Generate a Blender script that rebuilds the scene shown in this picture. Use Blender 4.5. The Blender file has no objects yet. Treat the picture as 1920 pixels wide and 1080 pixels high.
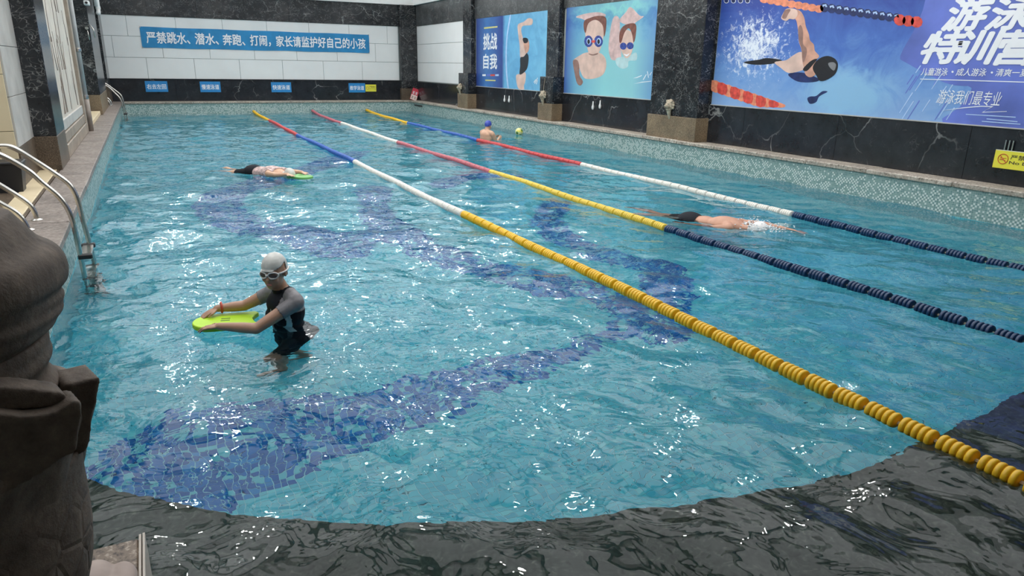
import bpy, bmesh, math, random
import numpy as np
from mathutils import Vector, Matrix
random.seed(7); rng = np.random.default_rng(7)
SC = bpy.context.scene
COL = SC.collection
# ------------------------------------------------------------------ camera
FPX, PIT, YAW, ROLL = 1315.2, .306236, .4716376, .0171848
CAM = np.array([.77, 0., 1.8])
_f = np.array([math.sin(YAW)*math.cos(PIT), math.cos(YAW)*math.cos(PIT), -math.sin(PIT)])
_r = np.array([math.cos(YAW), -math.sin(YAW), 0.]); _u = np.cross(_r, _f)
_r, _u = math.cos(ROLL)*_r+math.sin(ROLL)*_u, -math.sin(ROLL)*_r+math.cos(ROLL)*_u
cd = bpy.data.cameras.new('camera'); cd.sensor_width = 36; cd.lens = FPX/1920*36; cd.clip_start = .02
co = bpy.data.objects.new('camera', cd); COL.objects.link(co)
M = Matrix.Identity(4)
for i in range(3):
    M[i][0], M[i][1], M[i][2], M[i][3] = _r[i], _u[i], -_f[i], CAM[i]
co.matrix_world = M
SC.camera = co
# ------------------------------------------------------------------ world, exposure
W = bpy.data.worlds.new('world'); SC.world = W; W.use_nodes = True
W.node_tree.nodes['Background'].inputs[0].default_value = (.96, .98, 1, 1)
W.node_tree.nodes['Background'].inputs[1].default_value = 1.0
SC.view_settings.view_transform = 'Standard'; SC.view_settings.look = 'None'
SC.view_settings.exposure = .82; SC.view_settings.gamma = 1
SC.cycles.sample_clamp_indirect = 6
SC.cycles.max_bounces = 12; SC.cycles.transmission_bounces = 10; SC.cycles.transparent_max_bounces = 8
LAMP_POWER = 200.

# ------------------------------------------------------------------ helpers
def ray(x, y): return _f*FPX+_r*(x-960)-_u*(y-540)
def onZ(x, y, z=0.): d = ray(x, y); return CAM+d*((z-CAM[2])/d[2])
def onX(x, y, v): d = ray(x, y); return CAM+d*((v-CAM[0])/d[0])
def onY(x, y, v): d = ray(x, y); return CAM+d*((v-CAM[1])/d[1])
def under(x, y, z):                       # a point on a level below the water, seen through the flat surface
    p = onZ(x, y, 0.); d = ray(x, y); d = d/np.linalg.norm(d)
    h = d[:2]/1.333; n = np.linalg.norm(h); dz = math.sqrt(1-n*n)
    return np.array([p[0]+h[0]/dz*(-z), p[1]+h[1]/dz*(-z), z])

class NT:
    def __init__(s, name):
        s.m = bpy.data.materials.new(name); s.m.use_nodes = True; s.t = s.m.node_tree
        s.b = s.t.nodes['Principled BSDF']; s.out = s.t.nodes['Material Output']
    def n(s, typ, **kw):
        n = s.t.nodes.new(typ)
        for k, v in kw.items():
            if k[0] == '_': n.inputs[k[1:].replace('__', ' ')].default_value = v
            else: setattr(n, k, v)
        return n
    def l(s, a, b): s.t.links.new(a, b)
    def coord(s, scale=(1, 1, 1), kind='Object'):
        c = s.n('ShaderNodeTexCoord'); m = s.n('ShaderNodeMapping'); m.inputs['Scale'].default_value = scale
        s.l(c.outputs[kind], m.inputs[0]); return m.outputs[0]
    def ramp(s, fac, stops, interp='LINEAR'):
        r = s.n('ShaderNodeValToRGB'); e = r.color_ramp.elements; r.color_ramp.interpolation = interp
        while len(e) < len(stops): e.new(.5)
        for el, (p, c) in zip(e, stops): el.position = p; el.color = (*c, 1) if len(c) == 3 else c
        s.l(fac, r.inputs[0]); return r.outputs[0]
    def noise(s, vec, scale, detail=3, rough=.5, dist=0.):
        n = s.n('ShaderNodeTexNoise'); n.inputs['Scale'].default_value = scale; n.inputs['Detail'].default_value = detail
        n.inputs['Roughness'].default_value = rough; n.inputs['Distortion'].default_value = dist
        if vec is not None: s.l(vec, n.inputs['Vector'])
        return n.outputs[0]
    def math(s, op, a, b=None, clamp=False):
        n = s.n('ShaderNodeMath', operation=op, use_clamp=clamp)
        for i, v in enumerate((a, b)):
            if v is None: continue
            if isinstance(v, (int, float)): n.inputs[i].default_value = v
            else: s.l(v, n.inputs[i])
        return n.outputs[0]
    def mix(s, fac, a, b, typ='MIX'):
        n = s.n('ShaderNodeMix', data_type='RGBA', blend_type=typ)
        for i, v in ((0, fac), (6, a), (7, b)):
            if isinstance(v, (int, float)): n.inputs[i].default_value = v
            elif isinstance(v, tuple): n.inputs[i].default_value = (*v, 1) if len(v) == 3 else v
            else: s.l(v, n.inputs[i])
        return n.outputs[2]
    def bump(s, h, strength=.3, dist=.01):
        b = s.n('ShaderNodeBump'); b.inputs['Strength'].default_value = strength; b.inputs['Distance'].default_value = dist
        s.l(h, b.inputs['Height']); s.l(b.outputs[0], s.b.inputs['Normal'])
    def rough(s, r): s.b.inputs['Roughness'].default_value = r; return s

def plain(name, c, rough=.5, metal=0., var=0.1, scale=6., spec=None):
    t = NT(name); t.rough(rough); t.b.inputs['Metallic'].default_value = metal
    if spec is not None: t.b.inputs['Specular IOR Level'].default_value = spec
    v = t.noise(t.coord(), scale, 4)
    lo = tuple(x*(1-var) for x in c); hi = tuple(min(1, x*(1+var)) for x in c)
    t.l(t.ramp(v, [(.3, lo), (.7, hi)]), t.b.inputs['Base Color']); return t.m

def marble(name, base=(.012, .013, .015), vein=(.30, .30, .29), fleck=.5, gloss=.22, stretch=(1, 1, 1), vthick=.012):
    t = NT(name); t.rough(gloss)
    v = t.coord(stretch)
    n1 = t.n('ShaderNodeTexNoise'); n1.inputs['Scale'].default_value = 1.4; n1.inputs['Detail'].default_value = 4; t.l(v, n1.inputs['Vector'])
    add = t.n('ShaderNodeVectorMath', operation='MULTIPLY_ADD'); t.l(n1.outputs['Color'], add.inputs[0])
    add.inputs[1].default_value = (.9, .9, .9); t.l(v, add.inputs[2])
    vo = t.n('ShaderNodeTexVoronoi', feature='DISTANCE_TO_EDGE'); vo.inputs['Scale'].default_value = .85; t.l(add.outputs[0], vo.inputs['Vector'])
    line = t.ramp(vo.outputs['Distance'], [(0, (1, 1, 1)), (vthick, (0, 0, 0))])
    msk = t.ramp(t.noise(v, 1.1, 2), [(.48, (0, 0, 0)), (.66, (1, 1, 1))])
    line = t.mix(1., line, msk, 'MULTIPLY')
    vo2 = t.n('ShaderNodeTexVoronoi', feature='DISTANCE_TO_EDGE'); vo2.inputs['Scale'].default_value = 5.5
    add2 = t.n('ShaderNodeVectorMath', operation='MULTIPLY_ADD'); t.l(n1.outputs['Color'], add2.inputs[0]); add2.inputs[1].default_value = (3, 3, 3); t.l(v, add2.inputs[2])
    t.l(add2.outputs[0], vo2.inputs['Vector'])
    fl = t.ramp(vo2.outputs['Distance'], [(0, (1, 1, 1)), (.055, (0, 0, 0))])
    fm = t.ramp(t.noise(v, 4.5, 3, .6, .8), [(.58-.16*fleck, (0, 0, 0)), (.64-.08*fleck, (fleck,)*3)])
    fl = t.mix(1., fl, fm, 'MULTIPLY')
    cloud = t.ramp(t.noise(v, 2.2, 6, .7), [(.35, base), (.75, tuple(b*2.3+.004 for b in base))])
    c = t.mix(fl, cloud, tuple(x*.8 for x in vein)); c = t.mix(line, c, vein)
    t.l(c, t.b.inputs['Base Color']); return t.m

def granite(name, dark, mid, light, scale=90., rough=.45):
    t = NT(name); t.rough(rough)
    v = t.coord()
    a = t.noise(v, scale, 2, .6); c = t.ramp(a, [(.32, dark), (.47, mid), (.56, mid), (.68, light)])
    big = t.ramp(t.noise(v, 3., 4), [(.3, (.7, .7, .7)), (.7, (1.15, 1.15, 1.15))])
    t.l(t.mix(1., c, big, 'MULTIPLY'), t.b.inputs['Base Color']); return t.m

class MB:
    def __init__(s): s.v = []; s.f = []; s.mi = []
    def add(s, vs, fs, mi=0):
        o = len(s.v); s.v += [tuple(map(float, p)) for p in vs]; s.f += [tuple(i+o for i in f) for f in fs]; s.mi += [mi]*len(fs); return s
    def box(s, x0, x1, y0, y1, z0, z1, mi=0):
        v = [(x, y, z) for z in (z0, z1) for y in (y0, y1) for x in (x0, x1)]
        return s.add(v, [(0, 2, 3, 1), (4, 5, 7, 6), (0, 1, 5, 4), (2, 6, 7, 3), (0, 4, 6, 2), (1, 3, 7, 5)], mi)
    def bbox(s, x0, x1, y0, y1, z0, z1, b=.006):          # box with chamfered edges
        vs = []; A = ((x0, x1), (y0, y1), (z0, z1))
        idx = {}
        for sx in (0, 1):
            for sy in (0, 1):
                for sz in (0, 1):
                    for ax in range(3):
                        p = [A[0][sx], A[1][sy], A[2][sz]]
                        for k, sg in enumerate((sx, sy, sz)):
                            if k != ax: p[k] += b if sg == 0 else -b
                        idx[(sx, sy, sz, ax)] = len(vs); vs.append(p)
        fs = []
        for ax in range(3):
            o = [k for k in range(3) if k != ax]
            for sg in (0, 1):
                q = []
                for a, c in ((0, 0), (1, 0), (1, 1), (0, 1)):
                    t = [0, 0, 0]; t[ax] = sg; t[o[0]] = a; t[o[1]] = c; q.append(idx[(*t, ax)])
                fs.append(tuple(q))
            for a in (0, 1):
                for c in (0, 1):
                    t0 = [0, 0, 0]; t0[o[0]] = a; t0[o[1]] = c; t1 = list(t0); t1[ax] = 1
                    fs.append((idx[(*t0, o[0])], idx[(*t0, o[1])], idx[(*t1, o[1])], idx[(*t1, o[0])]))
        for sx in (0, 1):
            for sy in (0, 1):
                for sz in (0, 1): fs.append(tuple(idx[(sx, sy, sz, k)] for k in range(3)))
        return s.add(vs, fs)
    def tube(s, pts, r, n=10, cap=True, mi=0):
        P = [np.array(p, float) for p in pts]; R = r if hasattr(r, '__len__') else [r]*len(P)
        T = []
        for i in range(len(P)):
            t = P[min(i+1, len(P)-1)]-P[max(i-1, 0)]; T.append(t/(np.linalg.norm(t)+1e-9))
        ref = np.array([0, 0, 1.]) if abs(T[0][2]) < .9 else np.array([1., 0, 0])
        a = np.cross(T[0], ref); a /= np.linalg.norm(a); vs = []
        for p, t, rr in zip(P, T, R):
            a = a-t*(a@t); a /= np.linalg.norm(a); b = np.cross(t, a)
            for k in range(n):
                th = 2*math.pi*k/n; vs.append(p+rr*(math.cos(th)*a+math.sin(th)*b))
        fs = [(i*n+k, i*n+(k+1) % n, (i+1)*n+(k+1) % n, (i+1)*n+k) for i in range(len(P)-1) for k in range(n)]
        if cap: fs += [tuple(range(n-1, -1, -1)), tuple(range((len(P)-1)*n, len(P)*n))]
        return s.add(vs, fs, mi)
    def lathe(s, prof, axis='Z', n=16, o=(0, 0, 0), mi=0):  # prof: (radius, position)
        vs = []
        for r, h in prof:
            for k in range(n):
                a = 2*math.pi*k/n; p = (r*math.cos(a), r*math.sin(a), h)
                if axis == 'X': p = (p[2], p[0], p[1])
                if axis == 'Y': p = (p[1], p[2], p[0])
                vs.append((p[0]+o[0], p[1]+o[1], p[2]+o[2]))
        m = len(prof); fs = [(i*n+k, i*n+(k+1) % n, (i+1)*n+(k+1) % n, (i+1)*n+k) for i in range(m-1) for k in range(n)]
        fs += [tuple(range(n-1, -1, -1)), tuple(range((m-1)*n, m*n))]
        return s.add(vs, fs, mi)
    def ell(s, c, R, rot=None, nu=18, nv=12, mi=0):
        vs = []; c = np.array(c, float)
        for j in range(1, nv):
            ph = math.pi*j/nv
            for k in range(nu):
                th = 2*math.pi*k/nu
                p = np.array([R[0]*math.sin(ph)*math.cos(th), R[1]*math.sin(ph)*math.sin(th), R[2]*math.cos(ph)])
                vs.append(c+(rot @ p if rot is not None else p))
        for z in (1, -1):
            p = np.array([0, 0, z*R[2]]); vs.append(c+(rot @ p if rot is not None else p))
        t, b = len(vs)-2, len(vs)-1
        fs = [(j*nu+k, (j+1)*nu+k, (j+1)*nu+(k+1) % nu, j*nu+(k+1) % nu) for j in range(nv-2) for k in range(nu)]
        fs += [(t, k, (k+1) % nu) for k in range(nu)]+[(b, (nv-2)*nu+(k+1) % nu, (nv-2)*nu+k) for k in range(nu)]
        return s.add(vs, fs, mi)
    def cap(s, a, b, ra, rb, n=14):                         # tapered capsule
        a = np.array(a, float); b = np.array(b, float); d = b-a; L = np.linalg.norm(d); d /= L
        pts, rad = [], []
        for k in range(6): t = math.pi/2*(1-k/5.); pts.append(a-d*ra*math.sin(t)); rad.append(max(ra*math.cos(t), 1e-4))
        for k in range(6): t = math.pi/2*k/5.; pts.append(b+d*rb*math.sin(t)); rad.append(max(rb*math.cos(t), 1e-4))
        return s.tube(pts, rad, n)
    def prism(s, poly, w0, w1, mi=0):                       # polygon in (u,v), extruded along local z
        n = len(poly); vs = [(p[0], p[1], w0) for p in poly]+[(p[0], p[1], w1) for p in poly]
        fs = [tuple(range(n-1, -1, -1)), tuple(range(n, 2*n))]+[(i, (i+1) % n, n+(i+1) % n, n+i) for i in range(n)]
        return s.add(vs, fs, mi)
    def mesh(s, name):
        m = bpy.data.meshes.new(name); m.from_pydata(s.v, [], s.f)
        if any(s.mi): m.polygons.foreach_set('material_index', s.mi)
        m.update(); return m
    def build(s, name, mat, parent=None, smooth=False, fix=True):
        m = s.mesh(name)
        if fix:
            bm = bmesh.new(); bm.from_mesh(m); bmesh.ops.recalc_face_normals(bm, faces=bm.faces); bm.to_mesh(m); bm.free()
        for x in (mat if isinstance(mat, (list, tuple)) else [mat]): m.materials.append(x)
        if smooth: m.shade_smooth() if hasattr(m, 'shade_smooth') else None
        return link(name, m, parent)
def link(name, data, parent=None):
    o = bpy.data.objects.new(name, data); COL.objects.link(o)
    if parent is not None: o.parent = parent
    return o
def tag(o, label=None, cat=None, group=None, kind=None):
    for k, v in (('label', label), ('category', cat), ('group', group), ('kind', kind)):
        if v: o[k] = v
    return o
def thing(name, label, cat, loc=(0, 0, 0), group=None, mat=None):
    o = link(name, None); o.empty_display_size = .1
    if mat is not None: o.matrix_world = mat
    else: o.location = loc
    return tag(o, label, cat, group)
def struct(name, mb, m, smooth=False): return tag(mb.build(name, m, None, smooth), kind='structure')
def copy_tree(o, parent=None):
    c = o.copy(); COL.objects.link(c); c.parent = parent
    for ch in list(o.children): copy_tree(ch, c)
    return c
def fast_quads(name, V, tint, mat, parent):                 # V: (N,4,3), tint: (N,3)
    N = len(V); m = bpy.data.meshes.new(name)
    m.vertices.add(N*4); m.vertices.foreach_set('co', V.reshape(-1).astype(np.float32))
    m.loops.add(N*4); m.loops.foreach_set('vertex_index', np.arange(N*4, dtype=np.int32))
    m.polygons.add(N); m.polygons.foreach_set('loop_start', np.arange(0, N*4, 4, dtype=np.int32))
    a = m.attributes.new('tint', 'FLOAT_COLOR', 'FACE')
    a.data.foreach_set('color', np.concatenate([tint, np.ones((N, 1))], 1).reshape(-1).astype(np.float32))
    m.update(calc_edges=True); m.validate(); m.materials.append(mat); return link(name, m, parent)
def frame(side, pos):                                       # wall frames: local x right, y up, z out of the wall
    C = {'R': ((0, -1, 0), (0, 0, 1), (-1, 0, 0)), 'F': ((1, 0, 0), (0, 0, 1), (0, -1, 0)), 'L': ((0, 1, 0), (0, 0, 1), (1, 0, 0))}[side]
    m = Matrix.Identity(4)
    for j in range(3):
        for i in range(3): m[i][j] = C[j][i]
    for i in range(3): m[i][3] = pos[i]
    return m
from mathutils.geometry import delaunay_2d_cdt
def lettering(parent, s, u0, u1, v0, v1, w, mat, bold=.0, shear=0., name='lettering', rot=0.):
    c = bpy.data.curves.new('txt', 'FONT'); c.body = s; c.shear = shear; c.resolution_u = 3; c.fill_mode = 'NONE'
    t = link('txt', c); dg = bpy.context.evaluated_depsgraph_get(); dg.update()
    m = bpy.data.meshes.new_from_object(t.evaluated_get(dg)); bpy.data.objects.remove(t)
    P = np.array([v.co[:2] for v in m.vertices]); E = np.array([tuple(e.vertices) for e in m.edges]); bpy.data.meshes.remove(m)
    nxt = {}                                                # walk every contour so that its edges share one direction
    for a, b in E: nxt.setdefault(a, []).append(b); nxt.setdefault(b, []).append(a)
    seen = set(); D_ = []
    for st0 in range(len(P)):
        if st0 in seen or st0 not in nxt: continue
        a = st0; seen.add(a); b = max(nxt[a], key=lambda q: q == a+1)
        while b not in seen: D_.append((a, b)); seen.add(b); a, b = b, next((q for q in nxt[b] if q != a), st0)
        D_.append((a, st0))
    D_ = np.array(D_)
    r = delaunay_2d_cdt([Vector((float(x), float(y))) for x, y in P], [tuple(map(int, e)) for e in D_], [], 0, 1e-6)
    q = np.array([tuple(v) for v in r[0]]); F = [tuple(f) for f in r[2]]; cen = np.array([q[list(f)].mean(0) for f in F])
    A, B = P[D_[:, 0]], P[D_[:, 1]]; wn = np.zeros(len(cen), int)
    for k in range(len(A)):
        side = (B[k, 0]-A[k, 0])*(cen[:, 1]-A[k, 1])-(cen[:, 0]-A[k, 0])*(B[k, 1]-A[k, 1])
        wn += ((A[k, 1] <= cen[:, 1]) & (B[k, 1] > cen[:, 1]) & (side > 0)).astype(int)-((A[k, 1] > cen[:, 1]) & (B[k, 1] <= cen[:, 1]) & (side < 0)).astype(int)
    F = [f for f, n_ in zip(F, wn) if n_ != 0]
    lo, hi = P.min(0), P.max(0); k = np.array([u1-u0, v1-v0])/np.maximum(hi-lo, 1e-6); mb = MB()
    for i, (dx, dy) in enumerate([(0, 0), (1, 0), (-1, 0), (0, 1), (0, -1), (.7, .7), (-.7, .7), (.7, -.7), (-.7, -.7)][:9 if bold else 1]):
        b = np.stack([u0+(q[:, 0]-lo[0]+dx*bold)*k[0], v0+(q[:, 1]-lo[1]+dy*bold)*k[1], np.full(len(q), w+i*.00008)], 1); mb.add(b, F)
    return mb.build(name, mat, parent, fix=False)
def smooth_poly(p, k=4):
    p = [np.array(q, float) for q in p]; n = len(p); out = []
    for i in range(n):
        a, b, c, d = p[i-1], p[i], p[(i+1) % n], p[(i+2) % n]
        for j in range(k):
            t = j/k; out.append(.5*((2*b)+(c-a)*t+(2*a-5*b+4*c-d)*t*t+(-a+3*b-3*c+d)*t**3))
    return out
def organic(name, mb, voxel, mat, parent=None, smooth=4, factor=.5):
    m = mb.mesh('tmp'); bm = bmesh.new(); bm.from_mesh(m); bmesh.ops.recalc_face_normals(bm, faces=bm.faces); bm.to_mesh(m); bm.free()
    o = link('tmp', m); r = o.modifiers.new('r', 'REMESH'); r.mode = 'VOXEL'; r.voxel_size = voxel
    s = o.modifiers.new('s', 'SMOOTH'); s.iterations = smooth; s.factor = factor
    dg = bpy.context.evaluated_depsgraph_get(); dg.update()
    me = bpy.data.meshes.new_from_object(o.evaluated_get(dg)); bpy.data.objects.remove(o)
    me.name = name; me.materials.clear(); me.materials.append(mat)
    me.polygons.foreach_set('use_smooth', np.ones(len(me.polygons), bool)); me.update()
    return link(name, me, parent)
def garment(body, pred, off, mat, name, parent):            # cloth grown from the body surface where pred holds
    me = body.data; n = len(me.vertices); c = np.zeros(n*3, np.float32); me.vertices.foreach_get('co', c); c = c.reshape(-1, 3)
    nr = np.zeros(n*3, np.float32); me.vertices.foreach_get('normal', nr); nr = nr.reshape(-1, 3)
    ok = pred(c); fs = [tuple(p.vertices) for p in me.polygons if all(ok[i] for i in p.vertices)]
    used = sorted({i for f in fs for i in f}); mp = {i: k for k, i in enumerate(used)}
    m = bpy.data.meshes.new(name); m.from_pydata([tuple(c[i]+nr[i]*off) for i in used], [], [tuple(mp[i] for i in f) for f in fs]); m.update()
    m.polygons.foreach_set('use_smooth', np.ones(len(m.polygons), bool)); m.materials.append(mat)
    o = link(name, m, parent); s = o.modifiers.new('thickness', 'SOLIDIFY'); s.thickness = .004; s.offset = -1
    return o
def frame3(f, up=(0, 0, 1)):                                # columns: forward, left, up
    f = np.array(f, float); f /= np.linalg.norm(f); l = np.cross(up, f); l /= np.linalg.norm(l); u = np.cross(f, l)
    return np.stack([f, l, u], 1)

# ------------------------------------------------------------------ materials
MARB = marble('black_marble', fleck=.9, stretch=(1, 1, 1.35))
MARB_DADO = marble('black_marble_dado', base=(.011, .012, .015), fleck=.18, gloss=.18)
MARB_GREY = marble('grey_streaked_marble', base=(.035, .037, .038), vein=(.30, .31, .30), fleck=1.0, gloss=.3, stretch=(1, 1, 1.5))
BROWN_GR = granite('brown_granite', (.05, .035, .022), (.23, .165, .10), (.42, .33, .22))
DARK_BROWN_GR = granite('dark_brown_granite', (.03, .022, .015), (.11, .08, .055), (.22, .17, .12))
WHITE_P = plain('white_wall_panel', (.80, .80, .79), .35, var=.03, scale=1.5)
GREY_TILE = plain('pale_grey_stone_tile', (.50, .48, .45), .4, var=.14, scale=4)
CREAM = plain('cream_tile', (.72, .60, .40), .4, var=.08, scale=2)
GROUT = plain('grout', (.30, .33, .32), .8)
WHITE = plain('white_paint', (.82, .82, .80), .5, var=.03)
STEEL = plain('stainless_steel', (.62, .60, .56), .22, 1., var=.08, scale=14)
DECK = granite('grey_brown_deck_stone', (.13, .105, .09), (.25, .21, .185), (.36, .32, .29), 26, .5)
COPE = granite('worn_coping_stone', (.17, .14, .11), (.40, .35, .29), (.62, .57, .50), 30, .6)
BLACK_PL = plain('black_plastic', (.015, .015, .017), .45)
def tint_mat(name, rough=.25):
    t = NT(name); t.rough(rough); a = t.n('ShaderNodeAttribute', attribute_name='tint'); t.l(a.outputs['Color'], t.b.inputs['Base Color']); return t.m
TILE = tint_mat('glazed_tile'); TILE_UW = tint_mat('wet_floor_tile'); TILE_UW.node_tree.nodes['Principled BSDF'].inputs['Specular IOR Level'].default_value = .06   # under water the glaze hardly mirrors

D = .43                                                     # deck level above the water
XW, YF, YN = 10.25, 27.8, -.7                               # pool: right wall, far wall, near wall
ZF = -.8                                                    # pool floor

# ------------------------------------------------------------------ pool floor
pf = struct('floor_pool', MB().box(-.2, XW+.2, YN-.2, YF+.2, ZF-.2, ZF-.0005), plain('pool_grout', (.27, .57, .62), .7, var=.05, spec=.06))
P5 = .05
xs = np.arange(0, XW-.02, P5)+P5/2; ys = np.arange(1.9, YF-.02, P5)+P5/2
GX, GY = np.meshgrid(xs, ys); cx = GX.ravel(); cy = GY.ravel(); N = len(cx)
def inpoly(px, py, poly):
    ins = np.zeros(len(px), bool); n = len(poly)
    for i in range(n):
        x0, y0 = poly[i]; x1, y1 = poly[(i+1) % n]
        c = ((y0 > py) != (y1 > py)); ins ^= c & (px < (x1-x0)*(py-y0)/((y1-y0) or 1e-9)+x0)
    return ins
def ribbon(px, py, line, w):
    d = np.full(len(px), 9.)
    for i in range(len(line)-1):
        a = np.array(line[i]); b = np.array(line[i+1]); ab = b-a
        t = np.clip(((px-a[0])*ab[0]+(py-a[1])*ab[1])/(ab@ab), 0, 1)
        d = np.minimum(d, np.hypot(px-a[0]-t*ab[0], py-a[1]-t*ab[1]))
    return d < w
fl = lambda L: [tuple(under(x, y, ZF)[:2]) for x, y in L]
bandA = fl([(130, 890), (160, 868), (230, 820), (330, 785), (480, 755), (640, 735), (750, 705), (870, 685), (1000, 662), (1100, 627), (1180, 592), (1210, 580),
            (1205, 612), (1130, 648), (1000, 702), (920, 742), (830, 790), (720, 825), (600, 870), (480, 915), (380, 952), (300, 960), (200, 945)])
blue = inpoly(cx, cy, [tuple(q) for q in smooth_poly(bandA, 3)])
for L, w in (([(1195, 592), (1130, 550), (1000, 527), (900, 502), (800, 467), (730, 430), (702, 392), (730, 352)], .26),
             ([(665, 447), (560, 440), (470, 420), (410, 395), (422, 365), (500, 340), (600, 310), (690, 285)], .34),
             ([(1210, 575), (1245, 505), (1150, 482), (1080, 457), (1035, 430), (1030, 402), (1060, 380)], .24),
             ([(830, 345), (900, 330), (960, 335)], .3)):
    blue |= ribbon(cx, cy, [tuple(map(float, q)) for q in smooth_poly(fl(L), 3)[:-3]], w)
BL = np.array([(.005, .105, .34), (.007, .145, .42), (.018, .21, .48), (.13, .46, .54)])
AQ = np.array([(.085, .46, .55), (.11, .51, .59), (.17, .57, .61), (.07, .41, .52)])
kb = rng.choice(4, N, p=[.40, .33, .12, .15]); ka = rng.choice(4, N, p=[.38, .30, .12, .20])
tint = np.where(blue[:, None], BL[kb], AQ[ka])
sel = tint*1.0
h = P5/2-.0025
def quadz(x, y, z, h=h): return np.stack([np.stack([x+a*h, y+b*h, np.full_like(x, z)], 1) for a, b in ((-1, -1), (1, -1), (1, 1), (-1, 1))], 1)
ex, ey = under(560, 930, ZF)[:2]
dist = np.hypot(cx-CAM[0], cy-CAM[1])
vis = (cx > .45) & (cx < 3.2) & (cy > 2.9+np.maximum(0, 1.2-cx)*.7)
order = np.argsort(np.where(vis, dist, 99))[:300]
single = np.zeros(N, bool); single[order] = True
near = (cy < 6) & ~single; far = (cy >= 6)
top = quadz(cx[near], cy[near], ZF+.002); hb = quadz(cx[near], cy[near], ZF-.003)
sides = [np.stack([hb[:, i], hb[:, (i+1) % 4], top[:, (i+1) % 4], top[:, i]], 1) for i in range(4)]
tag(fast_quads('mosaic_tiles', np.concatenate([top]+sides+[quadz(cx[far], cy[far], ZF+.002)]), np.concatenate([tint[near]]*5+[tint[far]]), TILE_UW, pf), kind='stuff')
tile_mats = {}
for is_b, arr in ((1, BL), (0, AQ)):
    for k in range(4):
        tm = plain(('blue' if is_b else 'aqua')+'_tile_glaze', tuple(arr[k]), .25, var=.03, spec=.06)
        me = MB().box(-h, h, -h, h, -.005, 0).mesh('tile'); me.materials.append(tm); tile_mats[(is_b, k)] = me
for i in order:
    o = link('tile', tile_mats[(1, int(kb[i])) if blue[i] else (0, int(ka[i]))], pf); o.location = (cx[i], cy[i], ZF+.002)

# ------------------------------------------------------------------ pool walls with glass mosaic
PWM = plain('mosaic_grout', (.36, .42, .41), .7)
def mosaic(wall, axis, at, a0, a1, z0, z1, out, p=.027):
    A = np.arange(a0, a1, p)+p/2; Zs = np.arange(z1-p/2, z0, -p)
    ga, gz = np.meshgrid(A, Zs); ga = ga.ravel(); gz = gz.ravel(); n = len(ga); hh = p/2-.0018
    dens = np.clip((z1-gz)/.12, .12, 1)*.30
    dens = np.where(gz < -.02, .10, dens)
    ii = np.round(ga/p).astype(int); jj = np.round(gz/p).astype(int); wht = (rng.random(n) < dens*2.1) & ((ii+jj) % 2 == 0) & ((ii-jj) % 4 != 1)
    g = np.array([(.20, .33, .31), (.24, .38, .35), (.17, .30, .29), (.27, .40, .38)])[rng.integers(0, 4, n)]
    aq = AQ[rng.integers(0, 4, n)]
    t = np.where((gz < -.03)[:, None], aq*.95, g); t[wht] = np.where((gz < -.03)[wht][:, None], (.45, .68, .68), (.66, .74, .70))
    Q = []
    for da, dz in ((-1, -1), (1, -1), (1, 1), (-1, 1)):
        u = ga+da*hh; z = gz+dz*hh; c = np.full(n, at+out*.0015)
        Q.append(np.stack([c, u, z], 1) if axis == 'X' else np.stack([u, c, z], 1))
    tag(fast_quads('mosaic_tiles', np.stack(Q, 1), t, TILE, wall), kind='stuff')
TOPZ = D-.07
wl = struct('wall_pool_left', MB().box(-.4, 0, YN-.4, YF+.4, ZF-.2, TOPZ), PWM); mosaic(wl, 'X', 0, YN, YF, ZF, TOPZ, 1)
wr = struct('wall_pool_right', MB().box(XW, XW+.4, YN-.4, YF+.4, ZF-.2, TOPZ), PWM); mosaic(wr, 'X', XW, YN, YF, ZF, TOPZ, -1)
wf = struct('wall_pool_far', MB().box(0, XW, YF, YF+.4, ZF-.2, TOPZ), PWM); mosaic(wf, 'Y', YF, 0, XW, ZF, TOPZ, -1)
wn = struct('wall_pool_near', MB().box(0, XW, YN-.4, YN, ZF-.2, TOPZ), PWM)
# dark stone ledge under water along the near end
ed = [under(x, y, -.32)[:2] for x, y in [(60, 860), (110, 880), (170, 903), (260, 925), (340, 945), (450, 958), (560, 972), (720, 984), (900, 984), (1100, 974), (1300, 952), (1500, 905), (1700, 845), (1820, 790), (1920, 735)]]
ed = [(-.05, ed[0][1]+.1)]+[tuple(e) for e in ed if e[0] > 0]
ed += [(7.2, ed[-1][1]+.05), (XW+.05, ed[-1][1]+.06)]
LEDGE = NT('dark_green_granite'); LEDGE.rough(.5); LEDGE.b.inputs['Specular IOR Level'].default_value = .08; _v = LEDGE.coord()
_c = LEDGE.ramp(LEDGE.noise(_v, 26, 5, .75, .8), [(.3, (.006, .012, .009)), (.55, (.036, .054, .041)), (.75, (.13, .155, .115))])
_c = LEDGE.mix(LEDGE.ramp(LEDGE.noise(_v, 1.3, 3), [(.35, (0, 0, 0)), (.7, (1, 1, 1))]), _c, LEDGE.mix(1., _c, (.8, .72, .62), 'MULTIPLY'))
LEDGE.l(_c, LEDGE.b.inputs['Base Color'])
tag(MB().prism([(-.05, YN-.1), (XW+.05, YN-.1)]+ed[::-1], ZF-.05, -.32).build('trim_1', LEDGE.m), kind='structure')

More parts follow.
